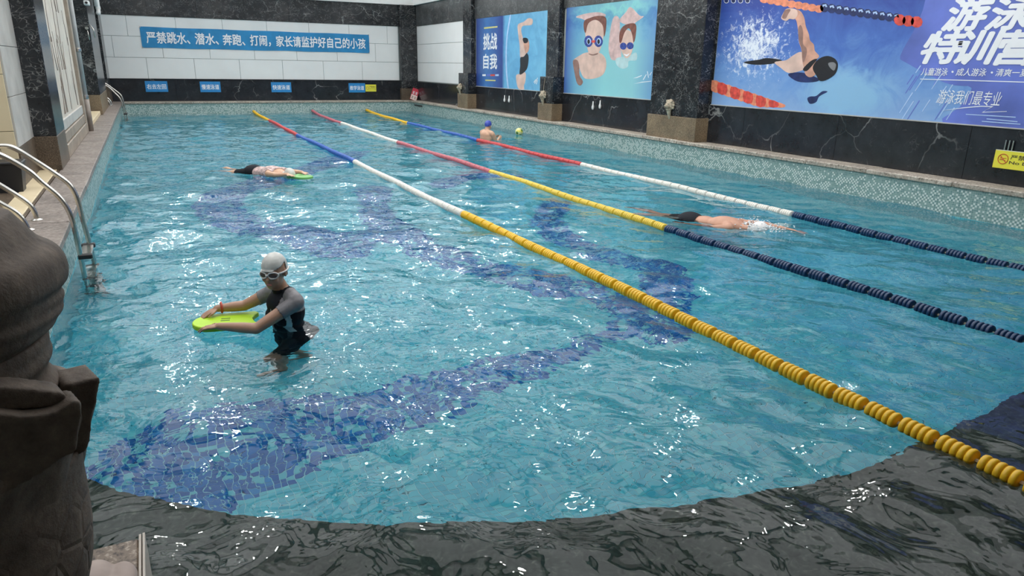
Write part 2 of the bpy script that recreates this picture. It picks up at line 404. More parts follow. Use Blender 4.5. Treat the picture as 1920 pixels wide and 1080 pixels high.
# ------------------------------------------------------------------ decks and copings
dl = struct('deck_left', MB().box(-3.2, -.02, -3.5, YF+.5, -.3, D-.03), GROUT)
y = 2.1
while y < YF+.3:
    L = random.uniform(.95, 1.2); e = random.uniform(-.004, .004)
    MB().bbox(-.33, .035+e, y, min(y+L-.006, YF+.35), D-.07, D+random.uniform(-.003, .003), .008).build('coping_stone', DECK, dl)
    y += L
for x0, x1, nm, mt in ((-.36, -.335, 'brown_border', DARK_BROWN_GR),):
    MB().box(x0, x1, 2.1, YF, D-.05, D-.001).build(nm, mt, dl)
y = 2.1
while y < 10.6:
    MB().bbox(-.56, -.365, y, y+.594, D-.05, D+.006, .004).build('cream_slab', CREAM, dl); y += .6
MB().box(-3.2, -.565, 2.1, 9.4, D-.05, D).build('brown_floor_slab', DARK_BROWN_GR, dl)
dr = struct('deck_right', MB().box(XW+.02, 11.2, -3.5, YF+.5, -.3, D-.05), GROUT)
y = -1.
while y < YF+.3:
    L = random.uniform(1.0, 1.35)
    MB().bbox(XW-.03+random.uniform(-.006, .006), 10.66, y, min(y+L-.004, YF+.35), D-.075, D+random.uniform(-.006, .004), .014).build('coping_stone', COPE, dr)
    y += L
df = struct('deck_far', MB().box(-.5, XW+.5, YF+.02, YF+.5, -.3, D-.05), GROUT)
x = .04
while x < XW-.05:
    L = min(1.1, XW-.035-x)
    MB().bbox(x, x+L-.004, YF-.03, YF+.45, D-.07, D+random.uniform(-.003, .003), .01).build('coping_stone', COPE, df); x += L
struct('deck_near', MB().box(-.0, XW+.02, -3.5, YN, -.3, D), DECK)

# ------------------------------------------------------------------ far wall
YW = 28.2
wall_far = struct('wall_far', MB().box(-3.2, 11.5, YW+.02, YW+.3, -.3, 4.6), GROUT)
def slabrow(parent, side, at, a0, a1, z0, z1, step, mat, th=.02, off=0., gap=.004, name='marble_slab', b=.002):
    a = a0-off
    while a < a1-.02:
        s0, s1 = max(a, a0), min(a+step, a1)
        if s1-s0 > .03:
            if side == 'F': MB().bbox(s0+gap/2, s1-gap/2, at, at+th, z0+gap/2, z1-gap/2, b).build(name, mat, parent)
            elif side == 'R': MB().bbox(at, at+th, s0+gap/2, s1-gap/2, z0+gap/2, z1-gap/2, b).build(name, mat, parent)
            else: MB().bbox(at-th, at, s0+gap/2, s1-gap/2, z0+gap/2, z1-gap/2, b).build(name, mat, parent)
        a += step
slabrow(wall_far, 'F', YW-.03, -.3, 9.95, D, 1.17, 2.05, MARB_DADO, .05)
slabrow(wall_far, 'F', YW-.02, -.4, 10.7, 3.215, 4.0, 1.55, MARB, .04)
for k, (z0, z1, off) in enumerate(((2.555, 3.215, .75), (1.87, 2.555, 1.25), (1.18, 1.87, .30))):
    slabrow(wall_far, 'F', YW, -.26, 9.93, z0, z1, 1.50, WHITE_P, .02, off, .012, 'white_panel', .004)
MB().box(-.3, 10.7, YW-.05, YW+.02, 1.168, 1.184).build('ledge_strip', MARB_DADO, wall_far)
def cornice(n, *b): struct('trim_%d' % n, MB().box(*b), WHITE)
cornice(2, -3.2, 11.5, YW-.10, YW+.3, 4.0, 4.7); cornice(3, 10.52, 11.2, -3.5, YW-.1, 4.0, 4.7)
cornice(4, -1.2, -.30, 9.5, YW-.1, 4.0, 4.7)
# pillar at the far right corner
def pillar(label, x0, x1, y0, y1, z1, base_z, bmat, smat, proud=.02, side='', top=True):
    t = thing('pillar', label, 'pillar', ((x0+x1)/2, (y0+y1)/2, D))
    c = np.array([(x0+x1)/2, (y0+y1)/2, D])
    g = lambda a0, a1, b0, b1, c0, c1: (a0-c[0], a1-c[0], b0-c[1], b1-c[1], c0-D, c1-D)
    MB().bbox(*g(x0-proud, x1, y0-proud, y1+proud, D, base_z), .006).build('base', bmat, t)
    MB().bbox(*g(x0, x1, y0, y1, base_z, z1), .008).build('shaft', smat, t)
    return t
pillar('black marble corner pillar on a brown base beside the red board', 9.96, 10.62, 28.0, 28.21, 4.0, .88, DARK_BROWN_GR, MARB)

# ------------------------------------------------------------------ right wall
XR = 10.6
wall_right = struct('wall_right', MB().box(XR+.05, XR+.4, -3.5, YW+.3, -.3, 4.6), GROUT)
dado_y = [27.98, 25.6, 22.95, 22.16, 19.8, 17.26, 16.54, 14.5, 12.4, 10.9, 9.95, 7.9, 5.8, 3.6, 1.4, -1.]
for a, b in zip(dado_y[1:], dado_y[:-1]): slabrow(wall_right, 'R', XR, a, b, D, 1.145, 99, MARB_DADO, .05)
slabrow(wall_right, 'R', XR+.01, -1, 27.98, 3.235, 4.0, 1.35, MARB_GREY, .04)
for z0, z1 in ((1.165, 1.87), (1.87, 2.555), (2.555, 3.235)): slabrow(wall_right, 'R', XR+.03, 22.9, 27.98, z0, z1, 99, WHITE_P, .02, 0, .012, 'white_panel', .004)
slabrow(wall_right, 'R', XR+.01, -1, 3.2, 1.15, 3.235, 2.2, MARB, .04)
for a, b in ((17.3, 22.16), (12.4, 16.5), (3.2, 10.87)): MB().box(XR-.012, XR+.05, a, b, 1.142, 1.156).build('ledge_strip', GREY_TILE, wall_right)
# pillars of the right wall: a tall shaft, and at some a lower block in front
p3 = pillar('wide black marble pillar with a stone spout, beside the swimming camp poster', 10.31, 10.66, 10.92, 12.40, 4.0, .885, BROWN_GR, MARB, .03)
p2 = pillar('slim black marble pillar with a low block and hung spout between two posters', 10.31, 10.66, 16.56, 17.26, 1.55, .865, BROWN_GR, MARB, .03)
MB().bbox(.0, .28, -.27, .36, 1.55-D, 4.0-D, .008).build('upper_shaft', MARB, p2)
p1 = pillar('slim black marble pillar with a low block beside the white panelling', 10.31, 10.66, 22.16, 22.96, 1.555, .895, BROWN_GR, MARB, .03)
MB().bbox(.0, .28, -.27, .42, 1.555-D, 4.0-D, .008).build('upper_shaft', MARB, p1)
# carved spouts
SPOUT = plain('weathered_beige_stone', (.40, .34, .25), .7, var=.35, scale=25)
def spout(label, y, z, sc=1.):
    m = MB(); m.ell((0, 0, 0), (.07, .10, .11)); m.ell((-.06, 0, -.02), (.07, .065, .055)); m.ell((-.11, 0, -.005), (.035, .04, .03))
    m.ell((-.04, 0, -.085), (.06, .05, .03)); m.ell((-.02, .075, .085), (.03, .028, .035)); m.ell((-.02, -.075, .085), (.03, .028, .035))
    m.ell((-.075, .035, .04), (.02, .018, .018)); m.ell((-.075, -.035, .04), (.02, .018, .018))
    for k in range(9):
        a = math.pi*(k/8)*1.3-.15*math.pi; m.ell((.01, .105*math.cos(a), .105*math.sin(a)), (.03, .032, .032), None, 10, 8)
    m.cap((-.02, .0, -.11), (.01, 0, -.26), .05, .028)
    t = thing('wall_spout', label, 'spout', (10.28, y, z)); t.scale = (sc, sc, sc)
    organic('carved_head', m, .009, SPOUT, t, 2)
    m = MB(); m.lathe([(.012, -.14), (.012, -.05)], 'X', 10, (0, 0, -.045)); m.build('water_pipe', STEEL, t); return t
spout('beige carved lion head spout on the wide marble pillar', 11.71, 1.09, .95)
s2 = spout('beige carved lion head spout hung with a cord between two posters', 17.0, 1.07, .95)
MB().tube([(-.0, 0, .09), (.005, -.02, .3), (.03, -.03, .46)], .006, 6).build('cord', SPOUT, s2)
spout('beige carved lion head spout beside the white panelling', 22.75, 1.10, .9)
# little white nozzles in the dado
NOZ = plain('white_plastic', (.78, .79, .78), .35)
for y, z, lb in ((19.93, .85, 'first'), (19.62, .85, 'second'), (15.0, .91, 'third'), (14.69, .95, 'fourth')):
    o = MB().lathe([(.012, -.10), (.03, -.08), (.034, -.03), (.018, .03), (.012, .10)], 'Z', 10).build('wall_hook', NOZ, None, True)
    o.location = (XR-.03, y, z)
    tag(o, 'small white plastic hook on the black dado below the '+('backstroke poster' if y > 18 else 'goggles poster'), 'hook', 'hooks below the '+('backstroke poster' if y > 18 else 'goggles poster'))
# overflow slot in the pool wall
o = MB().box(-.012, .0, -.45, .45, -.03, .03).build('overflow_grille', BLACK_PL); o.location = (XW-.003, 26.9, .27)
tag(o, 'dark overflow slot set in the mosaic wall near the red board', 'grille')

# ------------------------------------------------------------------ posters (flat prints on the right wall)
def mcol(name, c, rough=.4, var=.08, scale=9): return plain(name, c, rough, 0, var, scale)
def print_mat(name, build):
    t = NT(name); t.rough(.32); c = t.n('ShaderNodeTexCoord'); sp = t.n('ShaderNodeSeparateXYZ'); t.l(c.outputs['Object'], sp.inputs[0])
    t.l(build(t, c.outputs['Object'], sp.outputs[0], sp.outputs[1]), t.b.inputs['Base Color']); return t.m
SKIN_P = mcol('print_skin', (.62, .33, .24), .35, .25, 5); SKIN_L = mcol('print_pale_skin', (.72, .50, .42), .35, .15, 4)
SKIN_D = mcol('print_shaded_skin', (.30, .17, .14), .35, .2); PBLK = mcol('print_black', (.018, .018, .022), .3); PNAVY = mcol('print_navy', (.018, .03, .12), .35, .4)
PRED = mcol('print_red', (.68, .08, .06), .35, .3, 14); PORG = mcol('print_orange', (.85, .28, .16), .35, .25, 14); PWHT = mcol('print_white', (.86, .87, .90), .35, .02)
PHAIR = mcol('print_hair', (.20, .07, .05), .35, .35, 12); PVIO = mcol('print_violet_blue', (.13, .18, .56), .35, .3, 1.2)
PPALE = mcol('print_pale_blue', (.45, .60, .86), .35, .1); PGOG = mcol('print_goggle_blue', (.04, .07, .30), .3, .5, 20); PPINK = mcol('print_pink', (.66, .46, .44), .35, .2, 7)
PAQ = mcol('print_pale_aqua', (.48, .66, .68), .35, .12, 6); PYEL = mcol('print_yellow', (.62, .60, .24), .35, .1)
def poster(label, y0, y1, z0, z1, mat):
    t = thing('poster', label, 'poster', mat=frame('R', (XR+.012, y1, z0)))
    MB().box(0, y1-y0, 0, z1-z0, -.03, 0).build('printed_sheet', mat, t)
    t['_o'] = (y1, z0); return t
def shape(t, pts, o, s, w, mat, name, k=4):
    y1, z0 = t['_o']; L = []
    for x, y in pts:
        p = onX(o[0]+x/s, o[1]+y/s, XR+.012); L.append((y1-p[1], p[2]-z0))
    L = smooth_poly(L, k) if k > 1 else L
    MB().prism(L, 0, w).build(name, mat, t)
def oval(c, r, n=14, a=0): return [(c[0]+r[0]*math.cos(2*math.pi*i/n), c[1]+r[1]*math.sin(2*math.pi*i/n)) for i in range(n)]
def uv(t, x, y, o, s):
    y1, z0 = t['_o']; p = onX(o[0]+x/s, o[1]+y/s, XR+.012); return y1-p[1], p[2]-z0
def words(t, s, box, o, sc, w, mat, **kw):                  # box in picture units x0,y0,x1,y1 read at its middle lines
    x0, y0, x1, y1 = box; u0 = uv(t, x0, (y0+y1)/2, o, sc)[0]; u1 = uv(t, x1, (y0+y1)/2, o, sc)[0]
    v0 = uv(t, (x0+x1)/2, y1, o, sc)[1]; v1 = uv(t, (x0+x1)/2, y0, o, sc)[1]
    lettering(t, s, u0, u1, v0, v1, w, mat, **kw)
# --- poster 1: backstroke
def bg1(t, v, u, h):
    a = t.ramp(t.math('DIVIDE', u, 4.6), [(0, (.03, .05, .22)), (.18, (.06, .20, .48)), (.42, (.03, .06, .26)), (.46, (.14, .42, .66)), (.8, (.16, .46, .70)), (1, (.20, .52, .74))])
    n = t.ramp(t.noise(v, 2.4, 5, .6, 1.2), [(.3, (.75, .8, .9)), (.7, (1.15, 1.12, 1.1))]); return t.mix(1., a, n, 'MULTIPLY')
P1 = poster('blue poster of a backstroke swimmer with two lines of white characters', 17.30, 22.16, 1.157, 3.235, print_mat('print_backstroke', bg1)); o, s = (880, 10), 6.35
shape(P1, [(480, 130), (445, 350), (432, 560), (436, 800), (455, 978), (470, 980), (450, 800), (446, 560), (458, 350), (495, 130)], o, s, .002, PPALE, 'printed_edge_line', 2)
shape(P1, [(580, 230), (650, 195), (700, 155), (745, 160), (757, 195), (735, 235), (640, 245), (618, 300), (640, 400), (672, 560), (655, 600), (608, 625), (600, 480), (580, 320)], o, s, .002, SKIN_L, 'printed_arm')
shape(P1, [(645, 420), (700, 410), (715, 480), (703, 545), (672, 570), (650, 480)], o, s, .003, SKIN_P, 'printed_face')
shape(P1, [(636, 400), (665, 385), (698, 400), (695, 440), (655, 450)], o, s, .004, PBLK, 'printed_swim_cap')
shape(P1, [(608, 625), (650, 610), (685, 570), (706, 620), (692, 740), (650, 800), (600, 822), (606, 720)], o, s, .003, PBLK, 'printed_swimsuit')
shape(P1, [(560, 830), (610, 815), (668, 800), (668, 900), (650, 960), (650, 1000), (585, 990), (560, 900)], o, s, .002, SKIN_L, 'printed_legs')
words(P1, '挑战', (168, 335, 330, 525), o, s, .003, PWHT, bold=.02); words(P1, '自我', (168, 580, 330, 755), o, s, .003, PWHT, bold=.02)
for a, b, m in ((155, 195, PWHT), (205, 245, PVIO), (250, 303, PRED), (310, 350, PPALE)): shape(P1, [(a, 822), (b, 820), (b, 842), (a, 842)], o, s, .002, m, 'printed_badge', 1)
shape(P1, [(175, 262), (335, 246), (335, 264), (175, 282)], o, s, .002, PYEL, 'printed_line', 1); shape(P1, [(190, 884), (312, 888), (312, 903), (190, 900)], o, s, .002, PYEL, 'printed_line', 1)
for q in (((765, 915), (790, 880), (795, 885), (772, 920)), ((775, 930), (812, 860), (816, 866), (782, 934)), ((795, 940), (808, 890), (814, 893), (801, 942))): shape(P1, q, o, s, .002, PWHT, 'printed_pen_stroke', 1)
# --- poster 2: two children with goggles under water
def bg2(t, v, u, h):
    a = t.ramp(t.math('DIVIDE', u, 3.75), [(0, (.06, .12, .38)), (.16, (.16, .40, .56)), (.5, (.27, .60, .64)), (.8, (.27, .57, .63)), (1, (.16, .34, .58))])
    b = t.ramp(t.math('ADD', t.math('DIVIDE', h, 2.06), t.math('MULTIPLY', t.math('SUBTRACT', t.noise(v, 2.5, 4, .6), .5), .5)), [(.0, (1.1, 1.1, 1.08)), (.55, (1, 1, 1)), (.72, (.85, .9, 1.0)), (.84, (.45, .62, .85)), (.93, (.95, 1.1, 1.0)), (1, (.8, .9, .95))])
    return t.mix(1., a, b, 'MULTIPLY')
P2 = poster('aqua poster of two children wearing goggles under water', 12.70, 16.5, 1.157, 3.235, print_mat('print_goggles', bg2)); o, s = (1040, 0), 5.685
shape(P2, [(228, 180), (330, 145), (470, 130), (548, 165), (440, 195), (330, 215), (290, 200)], o, s, .001, PPINK, 'printed_reflection')
shape(P2, [(200, 645), (270, 590), (340, 560), (470, 560), (540, 620), (548, 720), (510, 800), (420, 838), (320, 835), (275, 760), (255, 700)], o, s, .0015, SKIN_L, 'printed_body')
shape(P2, [(195, 650), (240, 640), (262, 700), (265, 800), (302, 870), (275, 912), (238, 885), (213, 780)], o, s, .002, SKIN_D, 'printed_arm')
shape(P2, [(335, 250), (420, 205), (500, 235), (525, 330), (512, 430), (482, 540), (442, 592), (400, 596), (362, 560), (335, 430), (325, 320)], o, s, .003, SKIN_L, 'printed_face')
shape(P2, [(313, 310), (316, 225), (380, 190), (470, 168), (545, 188), (548, 300), (528, 390), (512, 270), (440, 212), (360, 250), (332, 350)], o, s, .004, PHAIR, 'printed_hair')
for c in ((362, 440), (468, 440)):
    shape(P2, oval(c, (46, 62)), o, s, .005, PGOG, 'printed_goggle', 1); shape(P2, oval((c[0]+4, c[1]), (24, 36)), o, s, .006, PPALE, 'printed_lens', 1); shape(P2, oval((c[0]+2, c[1]+4), (14, 26)), o, s, .007, PBLK, 'printed_eye', 1)
shape(P2, [(395, 430), (435, 430), (435, 455), (395, 455)], o, s, .006, PRED, 'printed_bridge', 1)
shape(P2, [(365, 570), (410, 578), (460, 565), (455, 580), (410, 592), (372, 582)], o, s, .005, SKIN_D, 'printed_mouth')
shape(P2, [(575, 480), (620, 200), (690, 200), (695, 430), (710, 600), (665, 640), (600, 625)], o, s, .001, PPINK, 'printed_arm')
shape(P2, [(660, 620), (780, 600), (868, 560), (872, 640), (790, 650), (780, 712), (720, 732), (660, 690)], o, s, .0015, PAQ, 'printed_body')
shape(P2, [(702, 400), (760, 320), (825, 350), (842, 430), (822, 560), (768, 622), (718, 560), (698, 470)], o, s, .003, SKIN_L, 'printed_face')
shape(P2, [(690, 440), (698, 330), (755, 265), (862, 255), (864, 380), (842, 452), (825, 360), (790, 300), (745, 350), (712, 450)], o, s, .004, PHAIR, 'printed_hair')
for c in ((733, 492), (806, 488)): shape(P2, oval(c, (36, 38)), o, s, .005, PGOG, 'printed_goggle', 1)
shape(P2, [(735, 572), (768, 582), (800, 568), (770, 600)], o, s, .005, PWHT, 'printed_smile')
shape(P2, [(690, 225), (760, 130), (810, 75), (905, 165), (950, 175), (870, 235), (812, 272)], o, s, .002, PPINK, 'printed_reflection')
for q in (((835, 835), (880, 820), (930, 800), (926, 810), (880, 830)), ((840, 895), (930, 872), (1030, 862), (1030, 868), (930, 880)), ((940, 850), (975, 790), (980, 796), (948, 852)), ((985, 760), (998, 830), (1004, 828), (992, 760)), ((1010, 800), (1034, 765), (1036, 772), (1014, 806))): shape(P2, q, o, s, .002, PWHT, 'printed_pen_stroke', 1)
# --- poster 3: freestyle swimmer and lettering
Y3 = 10.87
def bg3(t, v, u, h):
    n = t.noise(v, 1.7, 6, .65, 1.5)
    base = t.ramp(t.math('ADD', t.math('MULTIPLY', h, .42), t.math('MULTIPLY', t.math('SUBTRACT', n, .5), .55)), [(.0, (.26, .42, .70)), (.22, (.17, .33, .66)), (.45, (.075, .17, .52)), (.75, (.04, .08, .36)), (1, (.025, .04, .24))])
    # pale shallow water low in the middle
    du = t.math('SUBTRACT', u, 3.0); dv = t.math('MULTIPLY', t.math('SUBTRACT', h, .30), 2.1)
    r = t.math('SQRT', t.math('ADD', t.math('MULTIPLY', du, du), t.math('MULTIPLY', dv, dv)))
    lite = t.ramp(t.math('ADD', r, t.math('MULTIPLY', t.math('SUBTRACT', n, .5), 1.2)), [(.5, (1, 1, 1)), (1.0, (.0, .0, .0))])
    c = t.mix(lite, base, (.27, .50, .74))
    # splash
    du = t.math('SUBTRACT', u, .95); dv = t.math('MULTIPLY', t.math('SUBTRACT', h, 1.05), 1.5)
    r = t.math('SQRT', t.math('ADD', t.math('MULTIPLY', du, du), t.math('MULTIPLY', dv, dv)))
    nn = t.noise(v, 9, 8, .75, .8)
    sp = t.ramp(t.math('SUBTRACT', t.math('MULTIPLY', nn, 1.55), t.math('MULTIPLY', r, .36)), [(.54, (0, 0, 0)), (.74, (1, 1, 1))])
    c = t.mix(sp, c, (.80, .84, .92))
    fine = t.ramp(t.noise(v, 30, 3, .6), [(.66, (0, 0, 0)), (.72, (1, 1, 1))]); fm = t.ramp(r, [(.9, (.8, .8, .8)), (1.9, (0, 0, 0))])
    return t.mix(t.mix(1., fine, fm, 'MULTIPLY'), c, (.75, .82, .95))
P3 = poster('large blue poster of a freestyle swimmer with big white camp lettering', 3.2, Y3, 1.157, 3.235, print_mat('print_freestyle', bg3)); o, s = (1330, 0), 5.142; o2, s2_ = (1200, 0), 2.667; o3, s3 = (1640, 0), 4.5
shape(P3, [(1770, -80), (1920, -80), (2020, -80), (2020, 250), (1920, 243), (1768, 231), (1800, 200), (1822, 165), (1790, 160), (1760, 150), (1700, 118), (1688, 105), (1712, 60), (1730, 20)], (0, 0), 1, .001, PVIO, 'printed_colour_field', 3)
shape(P3, [(2020, -80), (2400, -80), (2400, 280), (2020, 250)], (0, 0), 1, .001, PVIO, 'printed_colour_field', 1)
for i in range(16):
    a = random.uniform(1690, 1790); b = random.uniform(120, 205); L = random.uniform(14, 42); shape(P3, [(a, b), (a+1.6, b+1), (a-L*.62+1, b+L), (a-L*.62, b+L-1)], (0, 0), 1, .002, PPALE if i % 3 else PVIO, 'printed_brush_stroke', 1)
shape(P3, [(330, 600), (480, 575), (560, 560), (700, 580), (620, 612), (450, 625)], o, s, .002, PBLK, 'printed_legs')
shape(P3, [(760, 715), (900, 700), (1060, 762), (1000, 792), (850, 785)], o, s, .002, PNAVY, 'printed_shadow')
shape(P3, [(630, 600), (740, 580), (800, 540), (880, 500), (940, 540), (970, 600), (930, 660), (850, 692), (760, 702), (690, 655)], o, s, .003, SKIN_L, 'printed_back')
shape(P3, [(830, 95), (880, 110), (915, 170), (930, 250), (960, 330), (972, 390), (1008, 430), (1018, 490), (1060, 545), (1000, 590), (960, 620), (915, 650), (895, 560), (890, 480), (865, 400), (855, 280), (840, 200), (810, 160)], o, s, .004, SKIN_P, 'printed_arm')
shape(P3, [(880, 240), (905, 300), (905, 420), (940, 470), (935, 540), (905, 600), (893, 480), (868, 400), (858, 290)], o, s, .005, SKIN_D, 'printed_arm_shade')
shape(P3, [(740, 88), (790, 80), (842, 95), (852, 140), (820, 185), (775, 182), (740, 202), (695, 178), (712, 130)], o, s, .005, SKIN_L, 'printed_hand')
shape(P3, [(735, 95), (785, 92), (760, 140), (738, 180), (704, 172), (715, 130)], o, s, .006, SKIN_D, 'printed_palm')
shape(P3, [(920, 690), (985, 600), (1035, 600), (1030, 710), (965, 745)], o, s, .005, SKIN_P, 'printed_face')
shape(P3, [(905, 665), (980, 588), (1040, 568), (1000, 625), (940, 685)], o, s, .006, PBLK, 'printed_strap')
shape(P3, [(1025, 600), (1080, 555), (1150, 540), (1215, 570), (1240, 630), (1215, 710), (1140, 765), (1070, 780), (1035, 730), (1000, 660)], o, s, .007, PBLK, 'printed_swim_cap')
shape(P3, [(1150, 610), (1195, 600), (1225, 625), (1205, 680), (1165, 650)], o, s, .008, mcol('print_grey', (.22, .22, .23)), 'printed_cap_mark')
shape(P3, [(945, 950), (975, 930), (1030, 925), (1090, 880), (1140, 885), (1060, 930), (1030, 985), (970, 1000)], o, s, .002, PNAVY, 'printed_hand_under_water')
for i in range(9):                                            # top lane line
    a = 490+i*66; b = -28+i*11.5; shape(P3, oval((a+40, b+22), (45, 38), 10), o, s, .002+.0003*(i % 2), PORG, 'printed_float', 1)
for i in range(11):
    a = 905+i*36; b = 38+i*5.2; shape(P3, oval((a+18, b), (23, 24), 10), o2, s2_, .002+.0003*(i % 2), PNAVY, 'printed_float', 1); shape(P3, [(a+8, b-14), (a+26, b-18), (a+32, b-4), (a+24, b-2), (a+20, b-10), (a+10, b-2)], o2, s2_, .003, PPALE, 'printed_highlight', 1)
for i in range(3): shape(P3, oval((1300+i*42, 100+i*5), (30, 29), 10), o2, s2_, .003, PRED, 'printed_float', 1)
for i in range(11):                                           # lower lane line
    a = 70+i*62; b = 828+i*21; shape(P3, [(a-48, b-55), (a+40, b-28), (a+30, min(b+62, 1000+a*.05)), (a-48, min(b+48, 1000+a*.05))], o, s, .002+.0003*(i % 2), PRED if i % 2 else PORG, 'printed_float', 2)
words(P3, '游', (596, -22, 985, 252), o3, s3, .006, PWHT, bold=.035, shear=.25); words(P3, '泳', (962, -16, 1345, 246), o3, s3, .006, PWHT, bold=.035, shear=.25)
words(P3, '特', (410, 268, 750, 532), o3, s3, .006, PWHT, bold=.035, shear=.25); words(P3, '训', (700, 262, 1072, 538), o3, s3, .006, PWHT, bold=.035, shear=.25); words(P3, '营', (1040, 258, 1430, 545), o3, s3, .006, PWHT, bold=.035, shear=.25)
for tx_, a, b in (('儿童游泳', 395, 620), ('成人游泳', 690, 945), ('清爽一夏', 1025, 1300)): words(P3, tx_, (a, 573+(a-395)*.012, b, 638+(a-395)*.012), o3, s3, .005, PWHT, shear=.12, bold=.008)
for a, b in ((658, 606), (990, 612)): shape(P3, oval((a, b), (9, 9)), o3, s3, .004, PWHT, 'printed_dot', 1)
shape(P3, [(385, 664), (1300, 690), (1600, 700), (1600, 707), (1300, 698), (385, 670)], o3, s3, .004, PWHT, 'printed_rule', 1)
words(P3, '游泳我们最专业', (530, 765, 1075, 885), o3, s3, .005, PWHT, shear=.2)
shape(P3, [(560, 935), (760, 905), (900, 893), (1005, 897), (940, 930), (920, 945), (1115, 938), (1115, 942), (905, 950), (985, 903), (900, 900), (760, 912)], o3, s3, .004, PWHT, 'printed_flourish', 1)
for a, b, c in ((770, 1190, 965), (945, 1205, 1003), (905, 1230, 1024)): shape(P3, [(a, c-4), (b, c+20), (b, c+28), (a, c+3)], o3, s3, .003, PPALE, 'printed_small_print', 1)
for k in range(4): shape(P3, oval((165+k*68, 8), (24, 24)), o, s, .003, PWHT, 'printed_ring', 1); shape(P3, oval((165+k*68, 8), (19, 19)), o, s, .004, PNAVY, 'printed_ring_centre', 1)

# ------------------------------------------------------------------ signs
YELLOW = plain('yellow_sign', (.80, .74, .06), .4, var=.04); INK = plain('dark_ink', (.07, .055, .02), .5); BSIGN = plain('blue_sign', (.02, .23, .55), .4, var=.1); RINK = plain('red_ink', (.55, .10, .03), .5)
nd = thing('warning_sign', 'yellow no diving sign hung below the swimming camp poster', 'sign', mat=frame('R', (XR-.02, 5.42, .640)))
MB().bbox(0, .80, 0, .232, 0, .012, .002).build('board', YELLOW, nd)
MB().box(.003, .797, .226, .232, .012, .0125).build('border', PWHT, nd)
m = MB(); pts = [(.112+.062*math.cos(2*math.pi*i/28), .122+.062*math.sin(2*math.pi*i/28), .0135) for i in range(29)]; m.tube(pts, .005, 6, False); m.build('ban_ring', RINK, nd)
MB().tube([(.112-.044, .122+.044, .0135), (.112+.044, .122-.044, .0135)], .005, 6).build('ban_bar', RINK, nd)
m = MB(); m.tube([(.075, .11, .013), (.105, .115, .013), (.145, .10, .013)], .006, 6); m.tube([(.105, .13, .013), (.15, .135, .013)], .004, 6); m.ell((.085, .135, .013), (.009, .009, .003)); m.build('swimmer_mark', RINK, nd)
lettering(nd, '严禁潜水', .20, .56, .125, .185, .0128, INK, bold=.015); lettering(nd, 'No Dving', .195, .58, .055, .105, .0128, INK, bold=.02)
for k in range(3): MB().box(.09+k*.045, .105+k*.045, .235, .36, -.01, .006).build('hanger_strap', STEEL, nd)
def far_sign(label, txt, x0, x1, z0, z1):
    t = thing('lane_sign', label, 'sign', mat=frame('F', (x0, YW-.035, z0))); w, h_ = x1-x0, z1-z0
    MB().bbox(0, w, 0, h_, 0, .012, .002).build('board', BSIGN, t); lettering(t, txt, .05, w-.05, h_*.26, h_*.72, .0135, PWHT, bold=.015); return t
far_sign('blue lane sign beside the pool corner ladder, first under the banner', '右去左回', .80, 1.50, .745, 1.105)
far_sign('blue lane sign with white characters, second from the corner ladder', '慢速泳道', 2.54, 3.22, .735, 1.10)
far_sign('blue lane sign with white characters, third from the corner ladder', '快速泳道', 4.97, 5.69, .73, 1.09)
far_sign('blue lane sign touching the small yellow sign', '教学泳道', 7.86, 8.51, .72, 1.07)
ys_ = thing('warning_sign', 'small yellow warning sign beside a blue lane sign', 'sign', mat=frame('F', (8.52, YW-.036, .755)))
MB().bbox(0, .43, 0, .265, 0, .012, .002).build('board', YELLOW, ys_); lettering(ys_, '严禁潜水', .16, .40, .15, .20, .0128, INK, bold=.015); lettering(ys_, 'No Dving', .16, .40, .08, .12, .0128, INK, bold=.01)
MB().tube([(.085+.05*math.cos(2*math.pi*i/20), .13+.05*math.sin(2*math.pi*i/20), .0128) for i in range(21)], .006, 6, False).build('ban_ring', RINK, ys_)
bn = thing('banner', 'long blue banner with white safety characters on the white panels', 'banner', mat=frame('F', (.868, YW-.012, 2.198)))
m = MB(); NB = 60
for j in range(2):
    for i in range(NB+1):
        u = 7.885*i/NB; m.v.append((u, j*.67+.006*math.sin(u*3+j), .004+.006*math.sin(u*5+j*1.3)+.004*math.sin(u*13)))
m.f = [(i, i+1, NB+2+i, NB+1+i) for i in range(NB)]; m.mi = [0]*NB
b_ = m.build('cloth', plain('blue_banner_cloth', (.018, .235, .50), .6, var=.16, scale=2.5), bn); sm = b_.modifiers.new('thickness', 'SOLIDIFY'); sm.thickness = .004
for tx_, a, b in (('严禁跳水、', 275, 356), ('潜水、', 366, 409.5), ('奔跑、', 418, 459), ('打闹，', 469, 507), ('家长请监护好自己的小孩', 517.5, 684.5)): lettering(bn, tx_, onY(a, 75, YW-.02)[0]-.868, onY(b, 75, YW-.02)[0]-.868, .15, .52, .022, PWHT, bold=.022)
for u in (.01, 7.865):
    for v in (.01, .66): MB().lathe([(.02, -.004), (.02, .014)], 'Z', 8, (u, v, .004)).build('eyelet', STEEL, bn)
rb = thing('notice_board', 'red and white notice board leaning in the far corner', 'sign', (10.36, 27.86, D+.005))
rb.rotation_euler = (math.radians(-9), math.radians(20), math.radians(-10))
REDP = plain('red_board', (.55, .03, .06), .45); m = MB().bbox(-.135, .135, -.01, .01, 0, .47, .003).build('board', REDP, rb)
MB().box(-.125, .125, -.0125, -.0095, .01, .21).build('white_field', plain('pinkish_white', (.82, .66, .62), .5), rb)
m = MB()
for (x, z) in ((-.06, .10), (.055, .10)):
    for k in range(3): m.box(x-.04, x+.04, -.0135, -.0120, z-.045+k*.04, z-.033+k*.04)
    m.box(x-.006, x+.006, -.0135, -.012, z-.05, z+.055)
m.build('dark_marks', INK, rb)
m = MB()
